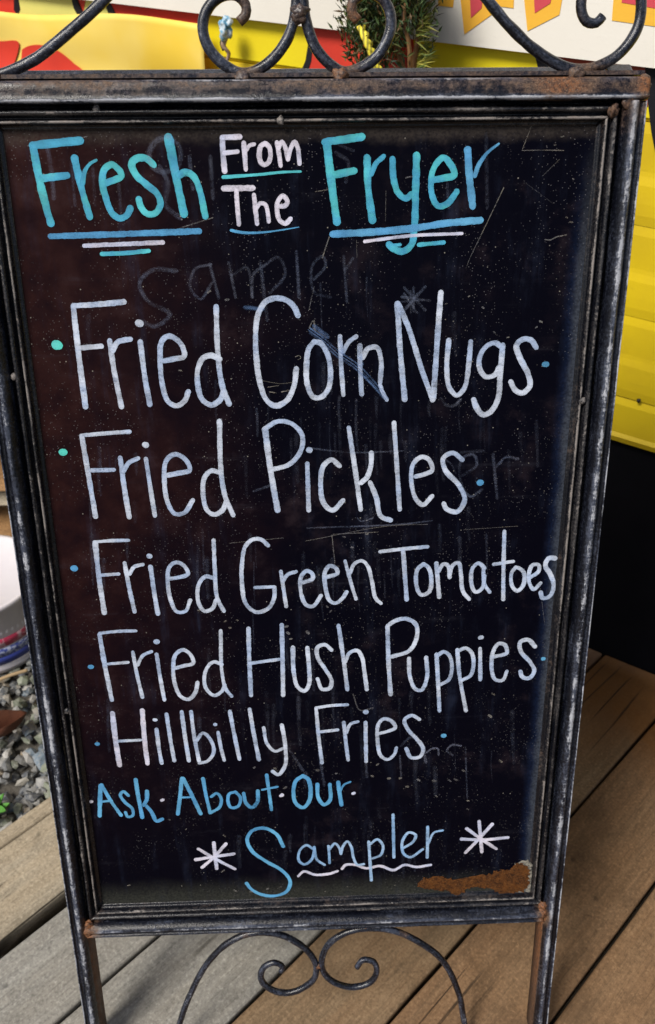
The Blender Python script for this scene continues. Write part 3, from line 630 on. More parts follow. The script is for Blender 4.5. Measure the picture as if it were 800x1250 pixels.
def write(name, label, mat, ox, oy, sc, strokes, parent=None):
    """strokes: (width, 'x,y x,y ...' [, ink]) in a local grid of the tracing"""
    soft = mat in (P_ghost, P_smear); parts = []
    for st in strokes:
        ink = st[2] if len(st) > 2 else 1.0; tp = st[3] if len(st) > 3 else (1, 1)
        v, f_, ik = ribbon([(ox+a/sc, oy+b/sc) for a, b in parse(st[1])], st[0]/sc, ink=ink, taper=tp, soft=soft)
        parts.append((np.array(v), f_, ik))
    stuff = name not in (W_, U_, B_, 'painted_star'); grp = list(range(len(parts)))
    if not stuff:                                   # strokes that touch belong to one letter
        for i in range(len(parts)):
            for j in range(i):
                a, b = parts[i][0][::3, :2], parts[j][0][::3, :2]
                if np.sqrt(((a[:, None]-b[None])**2).sum(-1)).min() < .0016:
                    gi, gj = grp[i], grp[j]; grp = [gj if g_ == gi else g_ for g_ in grp]
    else: grp = [0]*len(parts)
    nm = 'painted_letter' if name == W_ else name
    for g_ in sorted(set(grp)):
        V, F_, I = [], [], []
        for (v, f_, ik), q in zip(parts, grp):
            if q != g_: continue
            o_ = len(V); V += [tuple(x) for x in v]; F_ += [tuple(k+o_ for k in t) for t in f_]; I += ik
        o = mesh(nm, V, F_, mat, parent or board, attrs={'ink': I})
        if stuff: o['kind'] = 'stuff'
    return o
def dot(x, y, r): return (r*1.0, f'{x-r*.48},{y} {x+r*.48},{y-r*.04}')
W_ = 'painted_word'; U_ = 'painted_underline'; B_ = 'painted_bullet'
a = (30, 155, 3.478)
write(W_, 'turquoise word Fresh', P_cyan, *a, [(37, '36,78 236,58'), (36, '38,88 55,180 82,300 112,408'), (32, '75,218 180,206'), (34, '213,133 240,250 277,380'), (25, '246,240 258,185 280,155 305,141', 1, (1, .5)),
    (30, '345,237 385,224 412,208 402,182 370,160 340,180 331,230 346,300 372,365 405,388 435,375 450,345'), (31, '548,160 520,135 480,132 456,158 475,205 520,245 565,285 578,325 560,362 525,370 498,345 486,308'), (38, '612,45 640,190 677,368'), (31, '655,205 690,192 722,215 745,270 768,378')])
write(U_, None, P_blue, *a, [(27, '112,464 400,455 742,442', .95)]); write(U_, None, P_lav, *a, [(20, '255,504 420,497 588,490')]); write(U_, None, P_cyan, *a, [(20, '330,539 430,535 528,526')])
a = (260, 155, 6.667)
write(W_, 'lavender white word From', P_lav, *a, [(46, '78,86 220,80'), (48, '78,92 82,200 96,358'), (40, '95,212 200,200'), (44, '252,132 260,230 268,342'), (36, '275,185 300,150 335,140'), (42, '425,135 392,155 378,220 390,285 420,308 455,285 470,220 458,160 430,137'), (40, '522,128 535,200 552,312'), (38, '535,170 562,118 588,160 612,262'), (38, '612,262 635,175 665,122 690,165 706,298')])
write(U_, None, P_cyan, *a, [(30, '85,408 200,400 400,385 560,368 715,362', 1, (1, .6))])
write(W_, 'lavender white word The', P_lav, *a, [(50, '90,500 325,496'), (42, '192,520 198,620 212,790'), (40, '335,555 345,650 360,785'), (36, '355,662 385,622 425,630 445,680 455,768'), (40, '535,645 590,640 608,605 570,560 532,600 522,680 545,760 590,785 632,748')])
write(U_, None, P_blue, *a, [(24, '150,842 250,860 400,858 560,838 700,815', 1, (1.1, .3))])
a = (385, 155, 3.478)
write(W_, 'turquoise word Fryer', P_cyan, *a, [(34, '42,64 198,42'), (38, '50,80 68,230 92,402'), (32, '85,202 165,186'), (34, '220,132 225,260 243,396'), (22, '238,200 258,155 290,125'), (30, '328,138 332,215 352,280 385,303 408,285'), (34, '430,122 426,260 421,420 408,500 372,528 335,518 314,500'),
    (28, '500,225 555,215 590,204 575,160 545,130 508,165 492,220 496,290 522,335 562,325 600,275')])
write(W_, None, P_sky, *a, [(34, '647,98 655,220 668,335'), (22, '678,205 692,165 730,110 778,72', .9, (1.1, .5))])
write(U_, None, P_sky, *a, [(32, '75,455 240,446 400,432 560,408 700,396')]); write(U_, None, P_lav, *a, [(15, '210,486 400,462 622,452')]); write(U_, None, P_cyan, *a, [(19, '440,500 545,490'), (16, '310,505 360,500')])
a = (60, 355, 3.478)
write(B_, 'teal dot left of Fried Corn Nugs', P_teal, *a, [(44, '31,230 38,231')])
write(W_, None, P_white, *a, [(26, '106,63 200,58 318,47'), (27, '104,66 120,220 155,492'), (24, '128,243 222,235'), (24, '258,212 275,330 308,492'), (25, '272,252 292,218 345,205'), (25, '388,217 405,350 428,482'), (36, '382,137 386,138'),
    (25, '490,297 535,288 574,278 560,225 512,192 480,212 472,290 482,400 505,468 540,488 575,468 592,428'), (26, '710,68 716,250 735,400 765,480'), (25, '725,290 690,274 655,285 632,335 632,400 652,462 690,484 728,460 740,425')])
a = (300, 350, 4.444)
write(W_, None, P_white, *a, [(33, '284,155 262,108 220,72 160,62 108,82 68,150 55,250 60,400 78,520 112,612 160,645 220,620 262,540 275,445'), (32, '370,300 343,335 330,430 335,530 368,598 410,598 450,550 460,450 442,360 405,305 372,298'), (28, '512,270 518,420 530,585'), (25, '530,352 560,300 600,270'),
    (30, '620,320 622,450 630,582', .85), (29, '635,385 665,335 712,330 735,400 730,520', .9), (26, '730,535 745,575 765,612')])
write('chalk_smear', None, P_smear, *a, [(12, '350,225 425,280 505,350 605,418 690,505 770,605'), (9, '345,240 420,292 500,364 600,432 680,512 762,612'), (14, '350,252 415,302 492,374 592,442 672,518 752,610', .8), (5, '340,232 430,300 520,385 640,480 745,600'), (34, '375,215 440,270'), (30, '0,112 90,122', .6), (30, '512,290 530,360', .9), (30, '620,340 628,420', .9)])
a = (470, 345, 3.81)
write(W_, None, P_white, *a, [(29, '58,98 70,300 92,542'), (28, '62,98 112,215 170,400 222,545'), (29, '260,47 245,250 226,540'), (25, '297,268 288,400 300,488 335,524 370,490 390,380 399,275'), (26, '545,302 512,280 468,300 440,350 442,402 470,438 512,428 532,395'), (29, '548,292 536,430 526,540 492,600 456,614 426,580 413,545'), (29, '703,300 680,268 642,263 612,292 628,350 664,420 674,480 642,512 606,500 586,462')])
write(B_, None, P_sky, *a, [(26, '742,380 752,380', .8)])
a = (60, 505, 3.478)
write(B_, 'teal dot left of Fried Pickles', P_teal, *a, [(34, '57,163 63,163')])
write(W_, None, P_white, *a, [(20, '138,92 240,83 342,76'), (24, '140,98 168,260 198,436'), (20, '180,240 275,238'), (24, '303,188 318,300 341,438'), (22, '318,242 340,207 378,189'), (21, '412,192 430,310 450,432'), (28, '408,132 412,133'),
    (23, '502,262 550,252 597,240 580,195 535,172 498,200 490,290 505,380 535,425 575,420 610,368'), (24, '724,32 730,240 748,350 782,430'), (23, '725,250 690,242 660,272 655,350 672,410 702,428 738,408 750,375')])
a = (310, 505, 2.7586)
write(W_, None, P_white, *a, [(22, '38,52 55,180 80,325'), (18, '38,50 80,26 125,32 162,70 158,125 120,170 62,188'), (17, '180,168 185,325'), (22, '186,122 188,122'), (19, '288,175 262,155 235,175 225,230 235,300 265,325 300,292'), (18, '320,48 340,180 360,322'), (19, '396,132 394,175 380,215 360,232'), (19, '392,232 412,280 428,345 460,358'), (17, '472,30 482,180 491,322'),
    (17, '545,211 575,203 600,190 590,155 565,145 537,168 530,220 545,285 570,306 600,277'), (18, '702,155 670,132 638,150 645,190 690,240 710,290 685,330 648,320 640,303')])
write(B_, None, P_sky, *a, [(23, '761,232 764,232')])
a = (80, 645, 4)
write(B_, None, P_sky, *a, [(34, '40,195 46,195')])
write(W_, None, P_white, *a, [(19, '142,66 220,60 308,58'), (27, '146,72 162,220 190,412'), (19, '178,228 260,222'), (24, '290,170 312,290 338,406'), (20, '314,222 337,187 378,176'), (25, '416,187 432,300 452,416'), (28, '409,134 413,135'),
    (22, '510,245 555,238 598,222 580,182 540,165 507,190 500,255 515,350 545,406 585,404 610,350'), (23, '724,58 730,200 742,340 774,402'), (22, '720,240 685,234 652,272 650,360 680,403 718,390 735,350')])
a = (285, 645, 4.21)
write(W_, None, P_white, *a, [(24, '178,86 142,56 100,56 62,92 45,180 45,290 67,390 120,429 180,410 210,355 212,302'), (20, '210,300 112,304'), (23, '245,222 258,310 272,400'), (21, '255,272 280,237 322,222'), (24, '357,278 408,258 405,232 377,218 348,250 350,340 375,393 410,400 450,346'), (24, '482,250 535,230 525,202 495,193 471,222 475,310 495,370 525,384 560,360 582,327'), (20, '575,168 605,280 630,362'), (22, '600,228 622,182 660,166 690,192 712,270 732,360 758,384')])
a = (465, 635, 3.478)
write(W_, None, P_white, *a, [(18, '-2,133 100,121 198,112'), (21, '95,130 110,336'), (20, '180,186 155,210 152,280 172,316 205,303 214,240 200,198 182,186'), (19, '236,182 242,260 248,326'), (19, '246,216 265,186 285,192 292,242'), (19, '291,235 306,190 330,180 340,230 348,300 374,334'), (19, '440,202 415,182 390,202 385,270 402,304 430,288 440,235'), (18, '436,200 440,270 462,305'), (19, '525,48 521,200 520,336'), (17, '480,187 562,175'),
    (19, '572,200 555,225 558,280 580,300 605,275 607,222 585,202 574,200'), (18, '635,242 670,217 670,190 645,190 630,220 632,270 650,293 678,267'), (22, '740,162 715,160 698,190 720,230 735,280 715,324 687,330 679,307')])
a = (100, 760, 4.21)
write(B_, None, P_sky, *a, [(30, '45,227 49,227')])
write(W_, None, P_white, *a, [(19, '94,54 190,44 278,42'), (26, '92,62 115,200 155,396'), (18, '135,212 238,203'), (22, '263,152 285,270 312,382'), (20, '287,217 316,167 358,148'), (22, '385,162 405,290 425,396'), (32, '383,97 387,97'), (23, '475,235 525,222 573,208 555,160 520,140 482,165 470,230 480,320 510,380 550,394 583,360 595,308'), (21, '714,42 720,250 740,340 770,378'), (21, '720,215 680,202 647,227 630,280 640,340 680,374 718,355 735,320')])
a = (290, 745, 4.21)
write(W_, None, P_white, *a, [(25, '57,94 62,270 70,436'), (25, '228,75 232,250 235,436'), (20, '65,272 225,250'), (24, '285,190 290,320 310,393 345,414 368,380 368,290 359,192'), (23, '483,203 450,176 412,190 412,240 450,300 484,360 473,400 435,404 412,352'), (24, '520,78 545,250 565,406'), (23, '555,262 577,217 615,206 640,240 652,310 665,406')])
a = (460, 745, 3.81)
write(W_, None, P_white, *a, [(23, '50,78 55,240 65,390'), (23, '52,70 90,46 140,39 183,66 185,130 150,188 72,214'), (21, '150,223 155,310 180,365 208,370 234,310 230,218'), (21, '278,204 285,330 292,466'), (20, '282,212 310,193 338,210 350,268 335,323 297,345'), (21, '375,184 385,300 415,466'), (20, '382,187 415,176 443,200 450,258 435,304 397,325'), (20, '481,178 482,322'), (22, '481,127 488,125'), (20, '545,215 580,208 605,198 595,160 567,155 542,190 535,270 550,320 585,325 605,284'), (22, '736,168 705,137 668,147 670,190 713,240 733,280 710,314 678,310 668,284')])
write(B_, None, P_sky, *a, [(19, '773,225 777,225')])
a = (105, 855, 3.077)
write(B_, None, P_sky, *a, [(19, '42,163 44,163')])
write(W_, None, P_lav, *a, [(22, '100,48 112,150 127,242'), (20, '212,37 220,140 232,236')]); write(W_, None, P_white, *a, [(13, '124,152 206,148'), (17, '266,108 275,180 285,234'), (17, '259,72 262,72'), (17, '303,52 318,150 332,226'), (17, '360,43 373,140 387,226'), (16, '395,42 408,140 425,226'), (15, '417,150 440,122 470,150 480,195 456,228 427,235'), (15, '497,120 508,180 520,224'), (15, '485,90 487,90'), (16, '541,41 558,130 577,220'), (17, '615,33 632,130 650,222'), (15, '668,102 680,160 710,190 740,180'), (17, '736,92 748,160 748,245 722,278 702,266')])
a = (370, 850, 4.21)
write(W_, None, P_white, *a, [(19, '68,58 150,46 228,42'), (22, '68,64 80,200 98,340'), (19, '85,182 178,171'), (21, '210,133 220,230 232,325'), (19, '222,188 245,142 282,130'), (22, '322,134 323,230 325,335'), (28, '321,80 325,80'), (21, '395,190 440,178 475,160 455,127 415,116 387,145 385,240 400,305 435,324 468,300 480,265'), (22, '598,118 560,98 522,120 540,170 590,225 618,270 600,310 556,314 531,268')])
write(B_, None, P_sky, *a, [(27, '721,202 725,202')])
a = (100, 940, 4.706)
write(B_, None, P_lav, *a, [(22, '53,180 57,180'), (22, '460,173 466,170')])
write(W_, 'sky blue word Ask', P_sky, *a, [(26, '108,88 105,170 103,262'), (24, '114,84 170,180 226,258'), (17, '118,180 172,174'), (21, '268,145 240,122 222,140 250,185 290,220 293,260 265,267 252,242'), (26, '310,54 325,150 348,270'), (25, '375,120 374,165 357,200'), (25, '372,207 400,240 430,293 462,282')])
write(W_, 'sky blue word About', P_sky, *a, [(25, '575,48 565,150 552,252'), (26, '582,48 630,140 683,250'), (15, '580,157 635,155'), (23, '697,48 715,150 738,245'), (21, '745,152 775,133 800,160 792,212 745,243')])
a = (260, 935, 4.444)
write(W_, None, P_sky, *a, [(20, '122,140 90,150 82,190 100,225 138,217 150,172 125,141'), (22, '168,148 180,200 212,225 242,195 244,134'), (21, '292,48 305,140 318,236'), (15, '268,128 350,112')])
write(B_, None, P_lav, *a, [(22, '370,160 376,156'), (19, '760,148 766,146')])
write(W_, 'sky blue word Our', P_sky, *a, [(24, '490,52 452,78 437,140 452,203 490,224 522,190 530,120 515,68 488,52'), (23, '567,98 572,170 603,208 635,185 635,99'), (23, '680,88 688,150 698,211'), (14, '690,140 712,102 745,86')])
a = (230, 995, 4)
write('painted_star', 'white star left of Sampler', P_lav, *a, [(20, '125,135 131,200 139,260'), (19, '184,140 125,205 68,255'), (19, '50,165 130,212 227,262'), (20, '37,217 130,202 222,189')])
write(W_, 'sky blue word Sampler', P_sky, *a, [(20, '464,152 430,92 370,63 312,76 288,120 312,175 380,225 458,270 497,320 480,372 420,394 352,385 307,360 285,332')])
write(W_, None, P_sky2, *a, [(15, '610,165 577,146 546,170 540,220 568,240 603,215 616,162'), (15, '615,155 628,215 665,242'), (14, '684,150 688,190 690,233'), (14, '691,165 716,137 738,160 745,188')])
a = (420, 980, 3.636)
write(W_, None, P_sky2, *a, [(13, '-13,225 -3,190 15,170 33,195 42,240 60,274 88,271'), (15, '110,172 116,260 122,342'), (14, '117,182 148,161 173,188 163,230 128,245'), (15, '218,53 222,242'), (14, '265,200 308,172 318,142 288,132 260,170 265,225 295,241 350,206'), (15, '372,107 370,242'), (12, '376,180 400,132 438,122')])
write(U_, None, P_lav, *a, [(15, '-8,292 8,275 50,275 100,290 160,280 220,298 270,275 320,284 385,275')])
for c_ in []: pass
write('painted_star', 'white star right of Sampler', P_lav, *a, [(17, '600,82 606,150 612,217'), (17, '658,94 600,158 540,220'), (17, '545,114 610,160 675,203'), (17, '522,160 620,163 727,153')])
write(U_, None, P_lav, 230, 995, 4, [(16, '538,296 565,274 620,290 690,285 728,272')])
# ---- traces of wiped-off writing, drips and scratches
a = (120, 280, 1.818)
G = [(13, '172,92 122,90 92,120 112,160 160,188 125,215 100,205'), (9, '250,78 215,88 205,130 228,154 252,120'), (9, '248,78 268,152'), (9, '290,75 305,150'), (9, '300,100 330,85 342,150'), (9, '342,150 345,100 360,85'), (10, '360,72 375,200'), (9, '366,82 400,62 415,100 382,140'), (10, '440,50 446,150'), (9, '480,110 505,80 498,60 476,80 480,140 515,150'), (9, '545,60 552,160'), (9, '548,90 565,65'), (9, '700,130 700,180'), (9, '675,150 735,158'), (9, '680,130 725,178'), (9, '725,128 680,178')]
write('wiped_word', None, P_ghost, *a, [(w_, s, 1.0) for w_, s in G])
a = (30, 155, 3.478)
write('wiped_word', None, P_ghost, *a, [(30, '612,40 560,60 530,110 545,170 590,190 650,170 660,90 612,42', 1.2), (26, '100,95 115,180 125,300', 1.0), (28, '575,170 610,240 600,330 660,385', 1.1), (24, '790,130 800,300', .8), (20, '200,150 215,330', .7), (20, '290,170 300,330', .6), (24, '700,130 715,260', 1.), (20, '400,240 410,350', .7)])
a = (385, 155, 3.478)
write('wiped_word', None, P_ghost, *a, [(22, '90,110 140,150 130,230', .7), (22, '725,30 730,340', .5), (18, '560,230 566,340', .6), (18, '60,60 160,100', .5)])
write('scratch', None, P_scr, 385, 155, 3.478, [(4.5, '800,258 725,415 655,560 640,600', .8, (1, .5)), (5, '60,465 30,555', .9), (3, '300,270 298,400', .5), (3, '175,480 177,555', .5), (4, '0,275 78,262', .5), (6, '385,215 440,205', .9)])
write('scratch', None, P_scr, 600, 140, 4.808, [(5, '238,60 215,120 182,205', .55), (5, '182,210 300,208 425,210', .65), (4, '400,262 300,360', .4), (7, '315,733 345,735 380,718 440,705', .8), (3, '200,400 360,520', .25)])
write('scratch', None, P_scr, 300, 350, 4.444, [(5, '372,0 342,130', .8), (5, '345,225 365,185 378,240', 1), (6, '130,570 165,575', 1), (6, '195,570 235,562', .9), (4, '120,545 180,535', .8), (5, '270,380 290,372 300,385 285,395', .9), (4, '95,510 190,525 270,515', .5), (5, '365,225 440,278', .7), (4, '378,215 372,180', .9)])
write('scratch', None, P_scr, 30, 155, 3.478, [(5, '600,455 660,430 800,385', .8), (4, '50,270 90,300', .6), (3, '403,478 405,560', .5), (4, '245,45 265,40', .9)])
write('scratch', None, P_scr, 280, 630, 1.818, [(1.4, '0,60 120,48', .8), (1.5, '170,55 350,22 440,18', .6), (1.4, '520,30 640,22', .5), (3, '275,395 290,430 320,425', .5), (1.4, '690,160 700,240', .5), (2, '230,40 330,35', .6), (2, '228,42 235,110', .7)])
D_ = []
for k in range(150):                              # drips of old chalk water
    x = random.choice([random.gauss(430, 80), random.uniform(90, 650)]); y = random.choice([random.uniform(480, 560), random.uniform(640, 700), random.uniform(830, 900), random.uniform(330, 1020), random.uniform(1000, 1060)]); L_ = random.uniform(15, 65)
    if not (70+.11*(y-300) < x < 690-.08*(y-300)) or y+L_ > 1078: continue
    D_.append((random.uniform(2.5, 9), f'{x},{y} {x+random.uniform(-1,1)},{y+L_*.5} {x+L_*.03},{y+L_}', random.uniform(.10, .45), (1, random.uniform(.3, .9))))
write('chalk_drips', None, P_ghost, 0, 0, 1, D_)['kind'] = 'stuff'
D_ = []
for wd_, x, y in [(6, 455, 947), (7, 475, 950), (6, 489, 950), (8, 511, 951), (9, 530, 953), (4, 549, 952), (5, 556, 951), (6, 497, 960), (7, 388, 940), (6, 411, 944), (6, 336, 938), (8, 348, 962), (5, 311, 937), (4, 533, 971), (4, 571, 977), (4, 571, 987), (5, 611, 928), (5, 566, 940), (5, 461, 934), (4, 290, 757), (5, 275, 759), (5, 281, 766), (4, 243, 745), (4, 207, 1000), (5, 272, 1064), (4, 287, 1086), (5, 307, 1088), (5, 327, 1085), (5, 342, 1083), (4, 274, 1019), (5, 255, 357), (6, 277, 366), (5, 220, 452), (4, 604, 405), (3, 620, 412), (3, 633, 433), (4, 655, 400), (5, 590, 375), (3, 573, 362), (4, 545, 371), (4, 660, 392), (4, 692, 265), (4, 697, 271), (4, 678, 177), (3, 686, 167), (4, 700, 218), (5, 400, 740), (4, 404, 747), (4, 413, 735), (5, 412, 691), (7, 376, 771), (6, 350, 765), (8, 352, 772), (5, 355, 780), (4, 420, 655), (4, 448, 652), (5, 430, 668), (9, 598, 873), (4, 602, 846), (4, 128, 770), (5, 115, 780), (4, 157, 1081)]:
    D_.append((wd_*random.uniform(.35, .6), f'{x-1},{y} {x+random.uniform(.3,2)},{y+random.uniform(-2,2)}', random.uniform(.5, 1)))
write('chalk_specks', None, P_scr, 0, 0, 1, D_)['kind'] = 'stuff'
a = (440, 880, 4.444)
write('wiped_word', None, P_ghost, *a, [(14, '355,175 390,150 420,150 425,185', 1.8), (16, '545,135 500,130 470,160 500,185', 1.9), (12, '570,140 580,420', .8), (14, '215,190 222,310', 1.2)])
write('wiped_word', None, P_ghost, 470, 345, 3.81, [(20, '262,540 290,572 325,570 350,545', 1.5), (12, '60,90 180,80', 1), (12, '90,50 150,140', .9), (12, '150,50 90,140', .9), (12, '120,40 120,140', .9)])
write('wiped_word', None, P_ghost, 310, 505, 2.7586, [(9, '680,200 665,170 640,150', .8), (12, '0,260 60,240', .8), (8, '185,115 330,130 500,125', 1.2), (8, '180,385 500,372 600,360', 1.3), (7, '350,352 360,362 400,352', 1.5), (14, '700,130 770,125', .8)])
write('wiped_word', None, P_ghost, 560, 540, 1, [(5, '5,40 22,28 18,15 4,20 3,50 14,66 28,58', 1.1), (5, '42,15 47,68', 1), (5, '46,30 58,18 72,20', 1)])
write('wiped_word', None, P_ghost, 330, 850, 1, [(5, '160,60 172,50 184,56 190,80', 1), (5, '115,62 118,98', 1), (5, '60,70 66,108', .9), (5, '20,60 40,90', .8)])
# rust patch with lifted paint at the lower right of the board
def patch(name, pl, z, mat, amp, parent, jag=.0012, seed=0):
    q = [onb(a, b, WB) for a, b in pl]; c = catmull([Vector((p.x, p.y, 0)) for p in q+[q[0]]], .0012)[:-1]
    cen = sum(c, Vector())/len(c); bm = bmesh.new()
    V = []
    for i, p in enumerate(c): V.append(bm.verts.new((p.x+jag*nz(p.x*300, p.y*300, seed)+jag*.6*nz(p.x*900, p.y*900, seed), p.y+jag*nz(p.x*300, p.y*300, seed+9)+jag*.6*nz(p.x*900, p.y*900, seed+3), z)))
    bm.faces.new(V); bmesh.ops.triangulate(bm, faces=bm.faces[:]); bmesh.ops.subdivide_edges(bm, edges=bm.edges[:], cuts=2, use_grid_fill=True)
    bmesh.ops.triangulate(bm, faces=bm.faces[:])
    for v in bm.verts:
        if not v.is_boundary: v.co.z += amp*(.5+nz(v.co.x*500, v.co.y*500, 3))
    bmesh.ops.recalc_face_normals(bm, faces=bm.faces[:]); me = bpy.data.meshes.new(name); bm.to_mesh(me); bm.free(); return link(name, me, mat, parent, False)
rs = Mat('orange_rust', .9, .15); r1 = rs.noise(190, 6, .75); r2 = rs.noise(700, 4, .7); r3 = rs.noise(60, 4)
rs.col(rs.mix(rs.ramp(r2, .45, .75), rs.mix(rs.ramp(r1, .36, .62), (.030, .010, .004), rs.mix(r3, (.10, .034, .007), (.155, .055, .011))), (.20, .09, .03))); rs.bump(rs.math('ADD', r1, r2), .9, .003)
lp = Mat('lifted_paint_edge', .7, .3); l1 = lp.noise(300, 5, .7); lp.col(lp.mix(lp.ramp(l1, .35, .62), (.02, .022, .024), (.26, .24, .20))); lp.bump(l1, .5, .002)
patch('paint_edge', [(630, 1054), (637, 1050), (648, 1052), (649, 1064), (648, 1089), (628, 1091), (615, 1092), (628, 1086), (640, 1076), (642, 1062), (632, 1060), (622, 1062), (626, 1058)], WB+.0006, lp.m, .0002, board, seed=4, jag=.0026)
patch('rust_patch', [(509, 1081), (513, 1075), (522, 1071), (535, 1069), (550, 1072), (565, 1074), (578, 1069), (596, 1066), (612, 1061), (622, 1060), (632, 1053), (642, 1056), (646, 1064), (645, 1080), (640, 1087), (628, 1089), (612, 1091), (600, 1085), (588, 1083), (577, 1083), (570, 1085), (558, 1092), (548, 1087), (536, 1086), (522, 1084)], WB+.0010, rs.m, .0006, board, seed=1, jag=.0034)
# ---- scrollwork
wS = -.010
def rod(name, s, r=.0046, w_=wS, rustf=None, seed=0, rr=None, taper=True):
    pts = [onb(a_, b_, w_) for a_, b_ in parse(s)]
    rad = (lambda t: r*(1-.12*max(0, (t-.9)*10))) if taper else (lambda t: r)
    wf = lambda t, g_: .08+.34*max(0, math.cos(g_))+.35*nz(t*24, g_, seed)
    return tube(name, pts, rr or rad, M_iron, sign, step=.0025, ns=14, lump=.10, rustf=rustf, wearf=wf, seed=seed, nrm=(0, 0, 1))
Z_ = wS
top = lambda s, **k: rod('scroll_rod', s, **k)
# left outer scroll: rod rising to the right, ring going off to the left
rod('scroll_rod', '-50,12 -38,4 -28,10 -25,-8 -40,-20 -62,-18 -77,0 -80,30 -72,60 -45,84 -12,93 15,86 45,71 80,43 112,15 135,-8 170,-40 215,-78 262,-118', seed=1, rustf=lambda t: .5*math.exp(-((t-.37)/.04)**2))
rod('scroll_rod', '298,-145 340,-120 362,-80 363,-30 361,10 355,38 342,62 322,81 297,90 275,80 256,60 248,38 252,14 268,-4 288,-6 300,6 300,18 292,27', seed=2, rustf=lambda t: .15+.55*max(0, (t-.84)/.16)+.5*math.exp(-((t-.60)/.04)**2))
rod('scroll_rod', '432,-140 392,-120 372,-80 369,-30 371,10 377,38 388,62 405,80 420,88 446,80 466,62 477,36 475,12 462,-6 444,-8 431,2 430,16 437,26', seed=3, rustf=lambda t: .12+.75*max(0, (t-.78)/.22)+.5*math.exp(-((t-.60)/.04)**2))
rod('scroll_rod', '470,-118 520,-80 562,-38 592,-4 620,30 652,60 680,78 706,85 735,79 760,62 778,35 783,5 778,-24 762,-42 740,-44 720,-30 711,-8 710,12 716,26 728,28 736,20', seed=4, rustf=lambda t: .12+.2*max(0, (t-.8)/.2)+.55*math.exp(-((t-.55)/.04)**2))
# welds and feet
for i, (px_, py_, r_, ru) in enumerate([(297, 95, .0056, .62), (416, 93, .0064, .8), (704, 90, .0070, .65), (-12, 96, .008, .9), (366, 14, .0062, .6), (365, 22, .0055, .6)]):
    p = onb(px_, py_, -.006); blob('weld_bead', p, r_, M_iron, sign, i*3.1, (1.15, .95, .8), .5, 3, .5, ru)
# bottom scrolls
rod('scroll_rod', '214,1275 220,1248 232,1215 254,1175 280,1150 308,1139 338,1140 362,1150 380,1166 386,1180 384,1194 370,1206 350,1212 330,1207 319,1195 322,1181 335,1175 345,1180 343,1186', r=.0040, seed=5, rustf=lambda t: .5*math.exp(-((t-.45)/.02)**2))
rod('scroll_rod', '574,1275 567,1248 560,1212 540,1172 512,1150 480,1136 450,1133 424,1138 402,1152 393,1172 396,1188 410,1200 432,1205 452,1199 460,1186 456,1174 443,1172 436,1181', r=.0040, seed=6, rustf=lambda t: .5*math.exp(-((t-.45)/.02)**2))
for s_, r0 in ((('214,1275 205,1330'), .004), (('574,1275 580,1330'), .004)): pass
for i, (px_, py_, r_) in enumerate([(389, 1179, .0050), (329, 1139, .0040), (448, 1132, .0040)]):
    blob('weld_bead', onb(px_, py_, wS), r_, M_iron, sign, i*2.3+40, (1.1, .9, .8), .5, 3, .4, .85)
for i, (x_, v_, r_) in enumerate([(-.2800, .903, .0065), (-.2780, .893, .0050), (.2800, .899, .0065), (.2785, .888, .0050), (.296, -.026, .0062), (.285, -.013, .0060), (-.285, -.013, .006), (.272, -.006, .0045)]):
    blob('weld_bead', (x_, Y(v_), -.0035), r_, M_iron, sign, i*4.4+9, (1, 1.1, .7), .55, 3, .3, 1.0 if i < 4 else .7)
# little clips and drips of paint on the moulding
for i, (px_, py_) in enumerate([(343, 147), (82, 868), (711, 490), (17, 460), (118, 133)]):
    p = onb(px_, py_, -.0065); blob('paint_lump', p, .0042, M_iron2, sign, i*7.7, (.8, .9, .5), .4, 2, .75, 0)
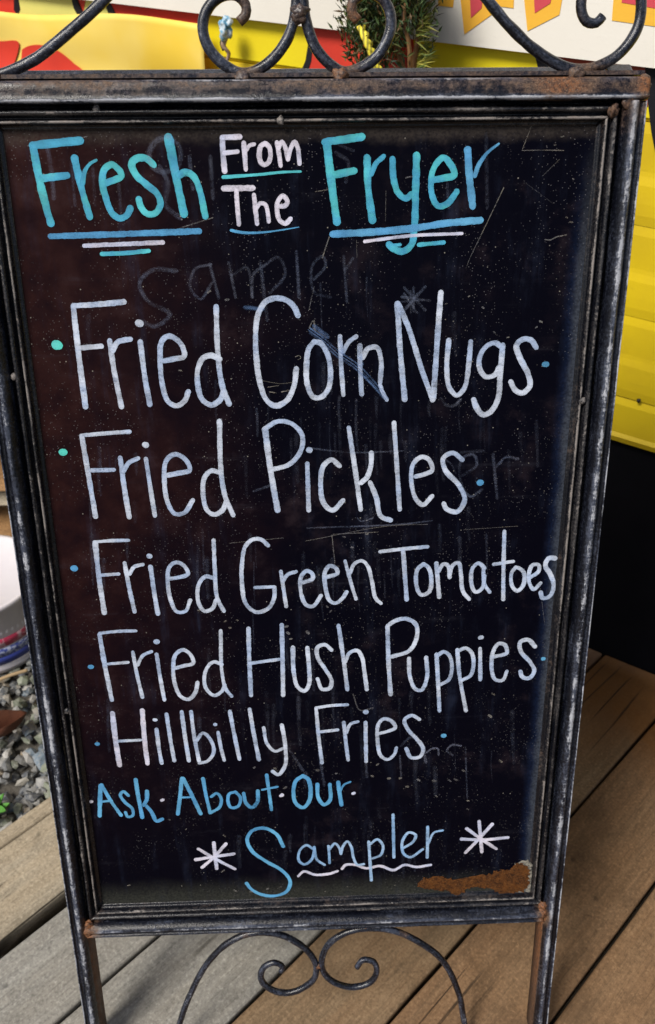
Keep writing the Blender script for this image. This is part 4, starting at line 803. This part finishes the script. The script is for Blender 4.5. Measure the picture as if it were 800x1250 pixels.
# rear leaf of the folding stand, hinged behind the top rail and spread backwards
hin = empty('rear', (0, 0, 0)); bpy.data.objects.remove(hin)
AN = 2*LEAN
def rear(u, s, d):                                # rear-leaf axes -> sign axes: s metres down from the hinge, d outwards
    hy, hz = Y(VT-.003), -.030
    return Vector((u, hy-s*math.cos(AN)-d*math.sin(AN)*0, hz-s*math.sin(AN)+0))+Vector((0, -math.sin(AN), math.cos(AN)))*0+Vector((0, math.sin(AN), -math.cos(AN)))*d
def rbox(name, u0_, u1_, s0, s1, d0, d1, mat, seed=0):
    n = max(2, int(max(u1_-u0_, s1-s0)/.02)); vs_, fs = [], []; along_s = (s1-s0) > (u1_-u0_)
    for i in range(n+1):
        t = i/n
        for (a_, b_) in ((0, 0), (0, 1), (1, 1), (1, 0)):
            if along_s: p = rear(u0_+(u1_-u0_)*a_, s0+(s1-s0)*t, d0+(d1-d0)*b_)
            else: p = rear(u0_+(u1_-u0_)*t, s0+(s1-s0)*a_, d0+(d1-d0)*b_)
            vs_.append(p)
    for i in range(n):
        for k in range(4): fs.append((i*4+k, i*4+(k+1) % 4, (i+1)*4+(k+1) % 4, (i+1)*4+k))
    fs += [(3, 2, 1, 0), tuple(range(n*4, n*4+4))]
    o = mesh(name, vs_, fs, mat, sign, attrs={'wear': [.4]*len(vs_), 'rust': [.25]*len(vs_)}); bm = bmesh.new(); bm.from_mesh(o.data); bmesh.ops.recalc_face_normals(bm, faces=bm.faces[:]); bm.to_mesh(o.data); bm.free()
    md = o.modifiers.new('edge', 'BEVEL'); md.width = .002; md.segments = 2; return o
rl = LEG-VT+.0
rbox('rear_leg', -.298, -.276, 0, rl, 0, .020, M_iron); rbox('rear_leg', .276, .298, 0, rl, 0, .020, M_iron)
rbox('rear_rail', -.275, .275, .002, .022, 0, .020, M_iron); rbox('rear_rail', -.275, .275, .92, .94, 0, .020, M_iron)
rbox('rear_panel', -.275, .275, .023, .919, .008, .011, M_board)
mesh('hinge_plate', [(-.29, Y(VT-.0045), -.005), (.2965, Y(VT-.0045), -.005), (.2965, Y(VT-.0045), -.034), (-.29, Y(VT-.0045), -.034), (-.29, Y(VT-.0012), -.005), (.2965, Y(VT-.0012), -.005), (.2965, Y(VT-.0012), -.034), (-.29, Y(VT-.0012), -.034)],
     [(0, 1, 2, 3), (7, 6, 5, 4), (0, 4, 5, 1), (1, 5, 6, 2), (2, 6, 7, 3), (3, 7, 4, 0)], M_iron, sign, attrs={'wear': [.35]*8, 'rust': [.55]*8})
